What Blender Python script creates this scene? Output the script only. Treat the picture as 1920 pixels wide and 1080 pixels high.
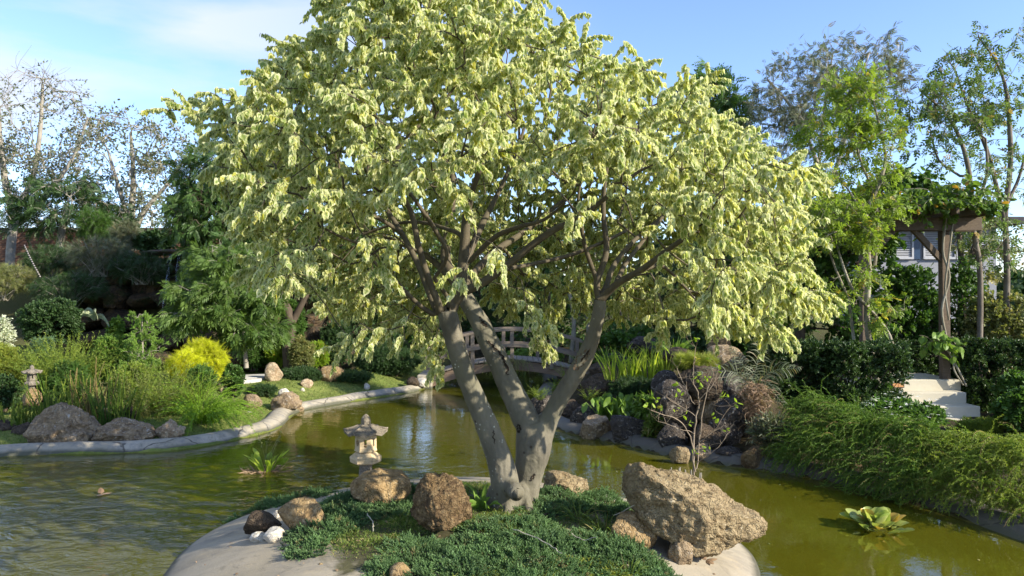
import bpy, bmesh, math
import numpy as np
from mathutils import Vector, Matrix
from mathutils.bvhtree import BVHTree

for o in list(bpy.data.objects):
    bpy.data.objects.remove(o)
SC = bpy.context.scene
COL = SC.collection
R_ = math.radians

# ------------------------------------------------------------------ camera, sky, sun, exposure
CAM_H = 2.0
F, PITCH = 1397.0, math.atan2(20, 1397)
cam_d = bpy.data.cameras.new('camera')
cam = bpy.data.objects.new('camera', cam_d); COL.objects.link(cam)
cam.location = (0, 0, CAM_H)
cam.rotation_euler = (R_(90) + PITCH, 0, 0)
cam_d.sensor_width = 36.0
cam_d.lens = 36.0 * F / 1920.0
cam_d.clip_start = 0.05
cam_d.clip_end = 3000
SC.camera = cam

SUN_AZ = math.atan2(0.90, -0.44)      # clockwise from +Y (the view direction)
SUN_EL = R_(27)
world = bpy.data.worlds.new('World'); SC.world = world
world.use_nodes = True
nt = world.node_tree; nt.nodes.clear()
w_out = nt.nodes.new('ShaderNodeOutputWorld')
w_bg = nt.nodes.new('ShaderNodeBackground'); w_bg.inputs['Strength'].default_value = 0.14
sky = nt.nodes.new('ShaderNodeTexSky'); sky.sky_type = 'NISHITA'; sky.sun_disc = False
sky.sun_elevation = SUN_EL; sky.sun_rotation = SUN_AZ
sky.air_density = 1.0; sky.dust_density = 0.3; sky.ozone_density = 2.5; sky.altitude = 0
tc = nt.nodes.new('ShaderNodeTexCoord')
mp = nt.nodes.new('ShaderNodeMapping'); mp.inputs['Scale'].default_value = (1.0, 1.0, 4.0)
mp.inputs['Rotation'].default_value = (0.0, R_(-18), R_(20))
nz = nt.nodes.new('ShaderNodeTexNoise'); nz.inputs['Scale'].default_value = 2.3
nz.inputs['Detail'].default_value = 6; nz.inputs['Roughness'].default_value = 0.5
cr = nt.nodes.new('ShaderNodeValToRGB')
cr.color_ramp.elements[0].position = 0.42; cr.color_ramp.elements[0].color = (0, 0, 0, 1)
cr.color_ramp.elements[1].position = 0.60; cr.color_ramp.elements[1].color = (1, 1, 1, 1)
sx = nt.nodes.new('ShaderNodeSeparateXYZ')
mr = nt.nodes.new('ShaderNodeMapRange'); mr.inputs['From Min'].default_value = 0.12
mr.inputs['From Max'].default_value = -0.42; mr.inputs['To Min'].default_value = 0.0
mr.inputs['To Max'].default_value = 0.9
mu = nt.nodes.new('ShaderNodeMath'); mu.operation = 'MULTIPLY'
mx = nt.nodes.new('ShaderNodeMixRGB'); mx.inputs['Color2'].default_value = (2.9, 3.1, 3.5, 1)
L = nt.links.new
L(tc.outputs['Generated'], mp.inputs['Vector']); L(mp.outputs[0], nz.inputs['Vector'])
L(nz.outputs['Fac'], cr.inputs[0]); L(tc.outputs['Generated'], sx.inputs[0])
L(sx.outputs['X'], mr.inputs['Value']); L(cr.outputs[0], mu.inputs[0]); L(mr.outputs[0], mu.inputs[1])
tint = nt.nodes.new('ShaderNodeMixRGB'); tint.blend_type = 'MULTIPLY'; tint.inputs['Fac'].default_value = 1.0
tint.inputs['Color2'].default_value = (.86, .87, 1.04, 1)
L(sky.outputs[0], tint.inputs['Color1'])
L(mu.outputs[0], mx.inputs['Fac']); L(tint.outputs[0], mx.inputs['Color1'])
L(mx.outputs[0], w_bg.inputs['Color']); L(w_bg.outputs[0], w_out.inputs[0])

sun_d = bpy.data.lights.new('sun', 'SUN'); sun_d.energy = 4.4; sun_d.angle = R_(0.5)
sun_d.color = (1.0, 0.91, 0.76)
sun = bpy.data.objects.new('sun', sun_d); COL.objects.link(sun)
sdir = Vector((math.sin(SUN_AZ) * math.cos(SUN_EL), math.cos(SUN_AZ) * math.cos(SUN_EL), math.sin(SUN_EL)))
sun.rotation_euler = sdir.to_track_quat('Z', 'Y').to_euler()
sun.location = sdir * 60

SC.view_settings.view_transform = 'Standard'
SC.view_settings.look = 'None'
SC.view_settings.exposure = 1.2
SC.view_settings.gamma = 1.0
SC.view_settings.use_curve_mapping = False
SC.render.engine = 'CYCLES'
SC.cycles.max_bounces = 7
SC.cycles.diffuse_bounces = 3
SC.cycles.glossy_bounces = 3
SC.cycles.transmission_bounces = 4
SC.cycles.transparent_max_bounces = 8
SC.cycles.use_denoising = True
SC.cycles.sample_clamp_indirect = 6.0
SC.cycles.caustics_reflective = False
SC.cycles.caustics_refractive = False

# ------------------------------------------------------------------ helpers
CP, SP = math.cos(PITCH), math.sin(PITCH)
def P(px, py, d):
    """photo pixel at forward distance d -> world point"""
    u = (px - 960) / F; v = (540 - py) / F
    y = CP - v * SP; z = SP + v * CP
    s = d / y
    return np.array([u * s, d, CAM_H + z * s])
def G(px, py, z=0.0):
    u = (px - 960) / F; v = (540 - py) / F
    y = CP - v * SP; zz = SP + v * CP
    s = (z - CAM_H) / zz
    return np.array([u * s, y * s, z])

def rng(seed): return np.random.default_rng(seed)
def nrm(v):
    return v / np.maximum(np.linalg.norm(v, axis=-1, keepdims=True), 1e-9)

def _hash(ix, iy, iz, seed):
    h = (ix.astype(np.int64) * 374761393 + iy.astype(np.int64) * 668265263 + iz.astype(np.int64) * 2147483647 + seed * 144665) & 0xffffffff
    h = ((h ^ (h >> 13)) * 1274126177) & 0xffffffff
    h = (h ^ (h >> 16)) & 0xffffffff
    h = (h * 2654435761) & 0xffffffff
    h = h ^ (h >> 15)
    return (h & 0xffffff) / float(0xffffff)
def vnoise(p, seed=0):
    i = np.floor(p).astype(np.int64); f = p - i; f = f * f * (3 - 2 * f)
    r = 0
    for dx in (0, 1):
        for dy in (0, 1):
            for dz in (0, 1):
                w = (f[:, 0] if dx else 1 - f[:, 0]) * (f[:, 1] if dy else 1 - f[:, 1]) * (f[:, 2] if dz else 1 - f[:, 2])
                r = r + w * _hash(i[:, 0] + dx, i[:, 1] + dy, i[:, 2] + dz, seed)
    return r * 2 - 1
def fbm(p, oct=4, seed=0, gain=.5, ridged=False):
    a, r = 1.0, 0
    for k in range(oct):
        n = vnoise(p * (2.03 ** k) + k * 7.3, seed + k)
        r = r + a * ((1 - 2 * np.abs(n)) if ridged else n)
        a *= gain
    return r
def sm(t):
    t = np.clip(t, 0, 1); return t * t * (3 - 2 * t)

# ---- objects
def tag(o, label=None, cat=None, group=None, kind=None):
    if label: o['label'] = label
    if cat: o['category'] = cat
    if group: o['group'] = group
    if kind: o['kind'] = kind
    return o
def empty(name, loc=(0, 0, 0), label=None, cat=None, group=None, rz=0):
    o = bpy.data.objects.new(name, None); COL.objects.link(o)
    o.location = loc; o.rotation_euler = (0, 0, rz); o.empty_display_size = .1
    return tag(o, label, cat, group)

class Geo:
    def __init__(s):
        s.V = []; s.T = []; s.Q = []; s.A = []; s.n = 0
    def add(s, V, T=None, Q=None, A=None):
        V = np.asarray(V, float).reshape(-1, 3)
        s.V.append(V)
        if T is not None and len(T): s.T.append(np.asarray(T).reshape(-1, 3) + s.n)
        if Q is not None and len(Q): s.Q.append(np.asarray(Q).reshape(-1, 4) + s.n)
        if A is None: A = np.zeros((len(V), 3))
        s.A.append(np.asarray(A, float))
        s.n += len(V)
    def obj(s, name, mat, parent=None, smooth=False, world=True):
        V = np.concatenate(s.V) if s.V else np.zeros((0, 3))
        if parent is not None and world:
            V = V - np.array(parent.location)
        T = np.concatenate(s.T) if s.T else np.zeros((0, 3), int)
        Q = np.concatenate(s.Q) if s.Q else np.zeros((0, 4), int)
        me = bpy.data.meshes.new(name)
        me.vertices.add(len(V)); me.vertices.foreach_set('co', V.astype(np.float32).ravel())
        me.loops.add(T.size + Q.size)
        me.loops.foreach_set('vertex_index', np.concatenate([T.ravel(), Q.ravel()]).astype(np.int32))
        me.polygons.add(len(T) + len(Q))
        st = np.concatenate([np.arange(len(T)) * 3, T.size + np.arange(len(Q)) * 4]).astype(np.int32)
        me.polygons.foreach_set('loop_start', st)
        A = np.concatenate(s.A)
        at = me.attributes.new('lf', 'FLOAT_COLOR', 'POINT')
        at.data.foreach_set('color', np.concatenate([A, np.ones((len(A), 1))], 1).astype(np.float32).ravel())
        me.update(calc_edges=True); me.validate()
        me.polygons.foreach_set('use_smooth', np.full(len(me.polygons), bool(smooth)))
        me.materials.append(mat)
        o = bpy.data.objects.new(name, me); COL.objects.link(o)
        if parent is not None: o.parent = parent
        return o

def frames(d, n):
    y = nrm(d); x = nrm(np.cross(y, n)); z = np.cross(x, y)
    return np.stack([x, y, z], -1)
def inst(g, T, Rm, S, Pp, rnd):
    """T=(verts,tris,edge attr)"""
    V, Fc, E = T
    m, n = len(Pp), len(V)
    W = np.einsum('mij,nj->mni', Rm, V) * np.reshape(S, (-1, 1, 1)) + Pp[:, None, :]
    Tn = (Fc[None] + (np.arange(m) * n)[:, None, None]).reshape(-1, 3)
    A = np.zeros((m, n, 3)); A[:, :, 0] = E[None]; A[:, :, 1] = rnd[:, :1]; A[:, :, 2] = rnd[:, 1:2]
    g.add(W.reshape(-1, 3), T=Tn, A=A.reshape(-1, 3))

def A_(*a): return np.array(a, float)
# leaf templates: length 1 along +Y, normal +Z
def t_heart():
    half = [(.28, -.07, 0), (.47, .16, -.10), (.40, .44, -.12), (.17, .76, -.14)]
    mid = [(0, .02, .02), (0, .34, .03), (0, .68, -.03), (0, 1.08, -.26)]
    V = [*mid, *half, *[(-a, b, c) for a, b, c in half]]
    F_ = []
    for s in (4, 8):
        q = [(0, s, s + 1), (0, s + 1, 1), (1, s + 1, s + 2), (1, s + 2, 2), (2, s + 2, s + 3), (2, s + 3, 3)]
        F_ += q if s == 4 else [(a, c, b) for a, b, c in q]
    E = np.array([.75, 0, .15, 1] + [1] * 8, float)
    return np.array(V, float), np.array(F_), E
def t_oval(w=.3):
    V = [(0, 0, 0), (w, .3, -.06), (w * .8, .7, -.08), (0, 1, -.12), (-w * .8, .7, -.08), (-w, .3, -.06), (0, .5, .02)]
    F_ = [(6, 0, 1), (6, 1, 2), (6, 2, 3), (6, 3, 4), (6, 4, 5), (6, 5, 0)]
    return np.array(V, float), np.array(F_), A_(1, 1, 1, 1, 1, 1, 0)
def t_lance(w=.14):
    V = [(0, 0, 0), (w, .45, -.05), (0, 1, -.15), (-w, .45, -.05)]
    return np.array(V, float), np.array([(0, 1, 2), (0, 2, 3)]), A_(0, 1, 1, 1)
def t_needle(w=.06):
    V = [(-w, 0, 0), (w, 0, 0), (0, 1, -.05)]
    return np.array(V, float), np.array([(0, 1, 2)]), A_(0, 0, 1)
def t_compose(parts, scale_to=None):
    V, F_, E, n = [], [], [], 0
    for (T, Rm, s, p) in parts:
        V.append(T[0] @ Rm.T * s + p); F_.append(T[1] + n); E.append(T[2]); n += len(T[0])
    return np.concatenate(V), np.concatenate(F_), np.concatenate(E)
def t_tuft(k=14, seed=1, leaf=None, spread=.75, ls=.42):
    r = rng(seed); leaf = leaf or t_needle(.13); parts = []
    for i in range(k):
        t = (i + .5) / k
        a = i * 2.4
        d = np.array([math.cos(a) * spread, 1.0, math.sin(a) * spread])
        n = np.array([math.cos(a), -.4, math.sin(a)]) + r.normal(0, .3, 3)
        Rm = frames(d[None], n[None])[0]
        parts.append((leaf, Rm, ls * (1.15 - .5 * t), np.array([0, t * .75, 0])))
    return t_compose(parts)
def t_pinnate(k=7, leaf=None, ls=.34, ang=1.1, droop=.25):
    leaf = leaf or t_lance(.2); parts = []
    for i in range(k):
        t = (i + 1) / (k + .5)
        for s in (-1, 1):
            d = np.array([s * ang, .6, -.12]); Rm = frames(d[None], np.array([[0, 0, 1.]]))[0]
            parts.append((leaf, Rm, ls * (1 - .45 * abs(t - .45)), np.array([0, t * .85, -droop * t * t])))
    d = np.array([0, 1., -.4]); parts.append((leaf, frames(d[None], np.array([[0, 0, 1.]]))[0], ls, np.array([0, .9, -droop * .9])))
    parts.append((t_needle(.012), np.eye(3), 1.0, np.zeros(3)))
    return t_compose(parts)
TH, TO, TL, TN = t_heart(), t_oval(), t_lance(), t_needle()

def polys(base, dirs, length, n=6, droop=.5, jit=.08, r=None):
    m = len(base); out = np.zeros((m, n, 3)); out[:, 0] = base
    d = nrm(dirs); step = (np.ones(m) * length / (n - 1))[:, None]
    dr = (np.ones(m) * droop)[:, None]
    for i in range(1, n):
        out[:, i] = out[:, i - 1] + d * step
        d = d + np.array([0, 0, -1.]) * dr / (n - 1) + (r.normal(0, jit, (m, 3)) if r is not None else 0)
        d = nrm(d)
    return out
def lerp_poly(pl, which, t):
    n = pl.shape[1]; u = np.clip(t, 0, .9999) * (n - 1); i = u.astype(int); f = (u - i)[:, None]
    a = pl[which, i]; b = pl[which, i + 1]
    return a * (1 - f) + b * f, nrm(b - a)
def leaves_on(g, pl, per, T, size, r, along=.5, side=1.0, down=.0, upn=1.0, tmin=.1, tmax=1.0, sj=.25, nj=.4, flat=False, rnd_poly=.5, taper=0):
    m = len(pl); which = np.repeat(np.arange(m), per)
    t = np.tile((np.arange(per) + .5) / per, m) + r.uniform(-.5, .5, m * per) / per
    t = tmin + (tmax - tmin) * t
    p, tan = lerp_poly(pl, which, t)
    k = len(p)
    if flat:
        up = np.tile([0, 0, 1.], (k, 1)); sd = nrm(np.cross(tan, up)) * np.where(np.arange(k) % 2, 1, -1)[:, None] + r.normal(0, .15, (k, 3))
    else:
        sd = r.normal(0, 1, (k, 3)); sd = nrm(sd - tan * np.sum(sd * tan, 1, keepdims=True))
    d = tan * along + sd * side + np.array([0, 0, -down])
    n = np.array([0, 0, upn]) + r.normal(0, nj, (k, 3)) + .01
    if not flat: n = n - tan * .2
    S = size * (1 + r.uniform(-sj, sj, k)) * (1 - taper * t)
    pr = r.uniform(0, 1, m)
    rnd = np.stack([r.uniform(0, 1, k) * (1 - rnd_poly) + pr[which] * rnd_poly, r.uniform(0, 1, k)], 1)
    inst(g, T, frames(d, n), S, p, rnd)
def tubes(g, pl, r0, r1, sides=3, rnd=None):
    m, n = pl.shape[:2]
    tan = np.zeros_like(pl); tan[:, 1:-1] = pl[:, 2:] - pl[:, :-2]; tan[:, 0] = pl[:, 1] - pl[:, 0]; tan[:, -1] = pl[:, -1] - pl[:, -2]
    tan = nrm(tan); ref = np.tile(np.array([.31, .22, .13]), (m, n, 1)); mt = np.abs(tan.mean(1))
    ref[np.argmin(mt, 1) == 0] = (1, .1, .1); ref[np.argmin(mt, 1) == 1] = (.1, 1, .1); ref[np.argmin(mt, 1) == 2] = (.1, .1, 1)
    a = nrm(np.cross(tan, ref)); b = np.cross(tan, a)
    rad = (np.reshape(np.ones(m) * r0, (m, 1)) * (1 - np.linspace(0, 1, n)) + np.reshape(np.ones(m) * r1, (m, 1)) * np.linspace(0, 1, n))[:, :, None, None]
    th = np.arange(sides) * 2 * math.pi / sides
    ring = a[:, :, None] * np.cos(th)[None, None, :, None] + b[:, :, None] * np.sin(th)[None, None, :, None]
    V = pl[:, :, None] + ring * rad
    idx = np.arange(m * n * sides).reshape(m, n, sides)
    A0 = idx[:, :-1]; B0 = idx[:, 1:]
    Q = np.stack([A0, np.roll(A0, -1, 2), np.roll(B0, -1, 2), B0], -1).reshape(-1, 4)
    A = np.zeros((m, n, sides, 3)); A[..., 1] = (rng(3).uniform(0, 1, m) if rnd is None else rnd)[:, None, None]
    g.add(V.reshape(-1, 3), Q=Q, A=A.reshape(-1, 3))
def ribbons(g, pl, width, r, fold=.15, face=None):
    """tapered blades"""
    m, n = pl.shape[:2]
    tan = nrm(np.gradient(pl, axis=1))
    side0 = r.normal(0, 1, (m, 1, 3)); side0[..., 2] *= .2
    if face is not None: side0 = np.tile(face, (m, 1, 1)) + side0 * .5
    sd = nrm(np.cross(tan, np.broadcast_to(side0, tan.shape)))
    t = np.linspace(0, 1, n); prof = np.sin(np.pi * (.18 + .82 * t)) ** .7; prof[-1] = .03
    w = (np.reshape(np.ones(m) * width, (m, 1)) * prof)[..., None]
    nn = np.cross(sd, tan)
    V = np.stack([pl - sd * w, pl + nn * w * fold, pl + sd * w], 2)
    idx = np.arange(m * n * 3).reshape(m, n, 3)
    Q = []
    for k in (0, 1):
        Q.append(np.stack([idx[:, :-1, k], idx[:, :-1, k + 1], idx[:, 1:, k + 1], idx[:, 1:, k]], -1).reshape(-1, 4))
    A = np.zeros((m, n, 3, 3)); A[..., 1] = r.uniform(0, 1, m)[:, None, None]; A[..., 2] = r.uniform(0, 1, m)[:, None, None]
    A[..., 0] = t[None, :, None]
    g.add(V.reshape(-1, 3), Q=np.concatenate(Q), A=A.reshape(-1, 3))

def box(g, c, s, rot=0, tilt=None):
    V = np.array([(x, y, z) for x in (-.5, .5) for y in (-.5, .5) for z in (-.5, .5)]) * np.array(s)
    if tilt is not None: V = V @ np.array(tilt).T
    if rot:
        ca, sa = math.cos(rot), math.sin(rot); V = V @ np.array([[ca, sa, 0], [-sa, ca, 0], [0, 0, 1]])
    Q = [(0, 1, 3, 2), (4, 6, 7, 5), (0, 4, 5, 1), (2, 3, 7, 6), (0, 2, 6, 4), (1, 5, 7, 3)]
    g.add(V + np.array(c), Q=Q)
def beam(g, a, b, w, h):
    """box beam from a to b: w horizontal thickness, h vertical thickness"""
    a, b = np.array(a, float), np.array(b, float); d = nrm(b - a)
    up = np.array([0, 0, 1.]) if abs(d[2]) < .9 else np.array([0, 1., 0])
    s = nrm(np.cross(d, up)); u = np.cross(s, d)
    V = [p + s * i * w / 2 + u * j * h / 2 for p in (a, b) for i in (-1, 1) for j in (-1, 1)]
    g.add(V, Q=[(0, 1, 3, 2), (4, 6, 7, 5), (0, 4, 5, 1), (2, 3, 7, 6), (0, 2, 6, 4), (1, 5, 7, 3)])
def bevel(o, w=.006, seg=2):
    m = o.modifiers.new('bevel', 'BEVEL'); m.width = w; m.segments = seg; m.limit_method = 'ANGLE'; m.angle_limit = R_(40)
    return o

# ------------------------------------------------------------------ materials
class M:
    def __init__(s, name):
        s.m = bpy.data.materials.new(name); s.m.use_nodes = True
        s.t = s.m.node_tree; s.t.nodes.clear()
        s.out = s.n('OutputMaterial')
    def n(s, typ, **kw):
        nd = s.t.nodes.new('ShaderNode' + typ)
        for k, v in kw.items():
            if k in nd.inputs.keys(): s.set(nd, k, v)
            else: setattr(nd, k, v)
        return nd
    def set(s, nd, k, v):
        if isinstance(v, bpy.types.NodeSocket): s.t.links.new(v, nd.inputs[k])
        else:
            if isinstance(v, (tuple, list)) and len(v) == 3 and nd.inputs[k].type == 'RGBA': v = (*v, 1)
            nd.inputs[k].default_value = v
    def lk(s, a, b): s.t.links.new(a, b)
    def noise(s, scale, detail=4, rough=.55, vec=None, dist=0):
        nd = s.n('TexNoise', Scale=scale, Detail=detail, Roughness=rough, Distortion=dist)
        s.lk(vec if vec is not None else s.pos(), nd.inputs['Vector']); return nd.outputs['Fac']
    def pos(s):
        if not hasattr(s, '_p'): s._p = s.n('NewGeometry').outputs['Position']
        return s._p
    def scaled(s, v):
        nd = s.n('Mapping', Scale=v); s.lk(s.pos(), nd.inputs['Vector']); return nd.outputs[0]
    def mix(s, f, a, b, mode='MIX'):
        nd = s.n('MixRGB', blend_type=mode); s.set(nd, 'Fac', f); s.set(nd, 'Color1', a); s.set(nd, 'Color2', b); return nd.outputs[0]
    def ramp(s, f, lo, hi, a=0, b=1):
        nd = s.n('MapRange'); s.set(nd, 'Value', f); s.set(nd, 'From Min', lo); s.set(nd, 'From Max', hi); s.set(nd, 'To Min', a); s.set(nd, 'To Max', b)
        return nd.outputs[0]
    def math(s, op, a, b=0.):
        nd = s.n('Math', operation=op)
        for i, v in enumerate((a, b)):
            if isinstance(v, bpy.types.NodeSocket): s.lk(v, nd.inputs[i])
            else: nd.inputs[i].default_value = v
        return nd.outputs[0]
    def bump(s, h, strength=.5, dist=.02):
        nd = s.n('Bump', Strength=strength, Distance=dist); s.lk(h, nd.inputs['Height']); return nd.outputs[0]
    def bsdf(s, col, rough=.8, spec=.3, normal=None):
        nd = s.n('BsdfPrincipled'); s.set(nd, 'Base Color', col); s.set(nd, 'Roughness', rough)
        s.set(nd, 'Specular IOR Level', spec)
        if normal is not None: s.lk(normal, nd.inputs['Normal'])
        return nd.outputs[0]
    def done(s, sh):
        s.lk(sh, s.out.inputs['Surface']); return s.m
    def lf(s):
        a = s.n('Attribute', attribute_name='lf'); sp = s.n('SeparateColor'); s.lk(a.outputs['Color'], sp.inputs[0]); return sp.outputs

def m_leaf(name, c1, c2, c3=None, p3=.9, trans=.35, rough=.5, spec=.35, tipc=None, tcol=1.35):
    m = M(name); e, r1, r2 = m.lf()
    c = m.mix(r1, c1, c2)
    if c3 is not None: c = m.mix(m.ramp(r2, p3, p3 + .01), c, c3)
    if tipc is not None: c = m.mix(m.ramp(e, .2, 1, 0, .6), c, tipc)
    vn = m.noise(6, 2); c = m.mix(1.0, c, m.mix(m.ramp(vn, .3, .7), (.72, .72, .72), (1.2, 1.2, 1.2)), 'MULTIPLY')
    b = m.bsdf(c, rough, spec)
    t = m.n('BsdfTranslucent'); tc_ = m.mix(1.0, c, (tcol, tcol * 1.05, tcol * .55), 'MULTIPLY'); m.lk(tc_, t.inputs['Color'])
    ms = m.n('MixShader', Fac=trans); m.lk(b, ms.inputs[1]); m.lk(t.outputs[0], ms.inputs[2])
    return m.done(ms.outputs[0])
def m_varieg(name):
    m = M(name); e, r1, r2 = m.lf()
    n = m.noise(38, 3, .6)
    # margin position differs leaf by leaf
    th = m.math('ADD', m.ramp(r1, 0, 1, .86, .10), m.ramp(n, .3, .7, -.22, .22))
    f = m.ramp(m.math('SUBTRACT', e, th), -.09, .09)
    green = m.mix(r2, (.24, .34, .085), (.38, .46, .15))
    cream = m.mix(r2, (.60, .63, .32), (.76, .76, .47))
    c = m.mix(f, green, cream)
    c = m.mix(m.ramp(r2, .93, .95), c, m.mix(n, (.60, .55, .10), (.5, .52, .12)))
    b = m.bsdf(c, .42, .4)
    t = m.n('BsdfTranslucent'); m.lk(m.mix(1.0, c, (1.15, 1.15, .8), 'MULTIPLY'), t.inputs['Color'])
    ms = m.n('MixShader', Fac=.6); m.lk(b, ms.inputs[1]); m.lk(t.outputs[0], ms.inputs[2])
    return m.done(ms.outputs[0])
def m_rock(name, ca, cb, cc, s=1.0, bump=.8, dist=.03, rough=.9, light=(.5, .47, .4), lf=.0, moss=None):
    m = M(name)
    n1 = m.noise(2.6 * s, 6, .62, dist=.6); n2 = m.noise(9 * s, 6, .65); n3 = m.noise(34 * s, 5, .65)
    c = m.mix(m.ramp(n1, .36, .62), ca, cb)
    c = m.mix(m.ramp(n2, .48, .68), c, cc)
    c = m.mix(m.ramp(n3, .55, .75, 0, .75), c, m.mix(.5, ca, (.02, .018, .015)))
    c = m.mix(m.ramp(m.noise(5 * s, 5, .7, dist=1.2), .62 - lf, .70 - lf), c, light)
    if moss: c = m.mix(m.ramp(m.noise(4, 4), .52, .62, 0, .8), c, moss)
    st = m.noise(3.0 * s, 4, .6, vec=m.scaled((.6, .6, 5.0)), dist=1.0); c = m.mix(m.ramp(st, .54, .64, 0, .45), c, m.mix(.6, ca, (.03, .025, .02)))
    c = m.mix(m.ramp(m.noise(13 * s, 5, .7, dist=.8), .62, .68, 0, .55), c, m.mix(.5, light, (.30, .32, .24)))
    vo = m.n('TexVoronoi', feature='DISTANCE_TO_EDGE', Scale=5.5 * s)
    wv = m.n('MixRGB', Fac=.25); m.lk(m.pos(), wv.inputs[1])
    nn = m.n('TexNoise', Scale=4.0 * s, Detail=3); m.lk(m.pos(), nn.inputs['Vector']); m.lk(nn.outputs['Color'], wv.inputs[2])
    m.lk(wv.outputs[0], vo.inputs['Vector'])
    crk = m.ramp(vo.outputs['Distance'], 0, .10)
    h = m.math('ADD', m.math('MULTIPLY', n2, .9), m.math('MULTIPLY', n3, .5)); h = m.math('ADD', h, m.math('MULTIPLY', crk, .35))
    return m.done(m.bsdf(c, rough, .25, m.bump(h, bump, dist)))
def m_bark(name, ca, cb, cc=None, vs=(14, 14, 3), b=.6, dist=.012, spots=False):
    m = M(name); v = m.scaled(vs)
    n1 = m.noise(1.0, 6, .6, vec=v); n2 = m.noise(2.5, 3)
    c = m.mix(m.ramp(n1, .3, .7), ca, cb)
    c = m.mix(m.ramp(n2, .45, .65, 0, .6), c, cc or ca)
    if spots:
        vo = m.n('TexVoronoi', Scale=26.0); m.lk(m.pos(), vo.inputs['Vector'])
        msk = m.math('MULTIPLY', m.ramp(vo.outputs['Distance'], .22, .14), m.ramp(m.noise(3.1, 3), .52, .6))
        c = m.mix(msk, c, (.42, .42, .34))
        vo2 = m.n('TexVoronoi', Scale=9.0); m.lk(m.pos(), vo2.inputs['Vector'])
        c = m.mix(m.ramp(vo2.outputs['Distance'], .13, .06), c, (.06, .045, .03))
    h = m.math('ADD', n1, m.math('MULTIPLY', m.noise(60, 4), .35))
    return m.done(m.bsdf(c, .85, .25, m.bump(h, b, dist)))
def m_plain(name, ca, cb, s=8, rough=.8, b=.3, dist=.01, vs=None):
    m = M(name); v = m.scaled(vs) if vs else m.pos()
    n1 = m.noise(s, 6, .6, vec=v); n2 = m.noise(s * 6, 4, .6, vec=v)
    c = m.mix(m.ramp(n1, .3, .7), ca, cb); c = m.mix(m.ramp(n2, .5, .8, 0, .4), c, ca)
    return m.done(m.bsdf(c, rough, .25, m.bump(m.math('ADD', n1, n2), b, dist)))
# ------------------------------------------------------------------ setting: pond, ground, kerb, island
shore_px = [(-420, 905), (-160, 872), (0, 852), (175, 849), (292, 846), (379, 836), (455, 820), (510, 806), (529, 790), (540, 777), (560, 768),
            (653, 752), (740, 740), (800, 727), (822, 716), (850, 700), (900, 688), (960, 684), (1010, 690), (1030, 712), (1005, 745), (1000, 775),
            (1043, 800), (1070, 813), (1147, 828), (1210, 843), (1260, 855), (1330, 868), (1393, 877), (1460, 884), (1510, 892), (1577, 906),
            (1673, 933), (1807, 968), (1920, 1012), (2140, 1085)]
pond = np.array([G(x, y, 0)[:2] for x, y in shore_px] + [(5.2, 3.4), (4.4, 2.0), (2.0, 1.3), (-2.0, 1.2), (-5.0, 1.6), (-9.5, 3.4)])
# smooth the outline (one Chaikin pass)
pond = np.concatenate([[a * .75 + b * .25, a * .25 + b * .75] for a, b in zip(pond, np.roll(pond, -1, 0))])
def sdist(x, y):
    p = np.stack([np.ravel(x), np.ravel(y)], 1); best = np.full(len(p), 1e9); ins = np.zeros(len(p), bool)
    for a, b in zip(pond, np.roll(pond, -1, 0)):
        ab = b - a; t = np.clip(((p - a) @ ab) / (ab @ ab), 0, 1)
        best = np.minimum(best, np.linalg.norm(p - a - t[:, None] * ab, axis=1))
        c = ((a[1] > p[:, 1]) != (b[1] > p[:, 1])) & (p[:, 0] < (b[0] - a[0]) * (p[:, 1] - a[1]) / (b[1] - a[1] + 1e-12) + a[0])
        ins ^= c
    return np.where(ins, -best, best).reshape(np.shape(x))
def hgt(x, y):
    x = np.asarray(x, float); y = np.asarray(y, float); sd = sdist(x, y)
    h = .05 + .17 * sm((sd - .1) / 1.3)
    out = sm((sd - .2) / 1.0)
    h = h + out * (np.maximum(np.maximum(2.5 * sm((y - 14.5) / 9.5) * sm((-x - 9.3) / 2.6),
                   2.7 * sm((y - 19.2) / 1.6) * sm((-x - 4.2) / 2.2)),
                   .9 * sm((y - 20) / 8) * sm((x + 6) / 3))
                   + .62 * np.exp(-((x - 2.5) ** 2 + (y - 14.4) ** 2) / 2.2)
                   + .62 * np.exp(-((x - 3.15) ** 2 + (y - 11.0) ** 2) / .9)
                   + .36 * sm((x - 3.4) / 2.0) * sm((y - 12.2) / 1.5)
                   + .16 * np.exp(-((x + 5.3) ** 2 + (y - 15.2) ** 2) / 1.2) + .12 * np.exp(-((x + 3.4) ** 2 + (y - 16.6) ** 2) / 1.0))
    h = np.where(sd < 0, .05 - .78 * sm((-sd + .03) / .8), h)
    q = np.stack([x.ravel(), y.ravel(), 0 * x.ravel()], 1)
    return h + (fbm(q * 1.3, 3, 5) * .03).reshape(x.shape) * np.where(np.abs(sd) < .3, .2, 1)
def gz(x, y): return float(hgt(np.array([x]), np.array([y]))[0])
def nonuni(a, b, step, far):
    core = np.arange(a, b, step); k = np.cumsum(step * 1.22 ** np.arange(1, 34)); k = k[k < far]
    return np.concatenate([(a - k)[::-1], core, core[-1] + k])
def grid_mesh(xs, ys, zf, name, mat):
    X, Y = np.meshgrid(xs, ys); Z = zf(X, Y); g = Geo()
    idx = np.arange(X.size).reshape(X.shape)
    Q = np.stack([idx[:-1, :-1], idx[:-1, 1:], idx[1:, 1:], idx[1:, :-1]], -1).reshape(-1, 4)
    g.add(np.stack([X, Y, Z], -1).reshape(-1, 3), Q=Q)
    return g.obj(name, mat, smooth=True)

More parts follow.
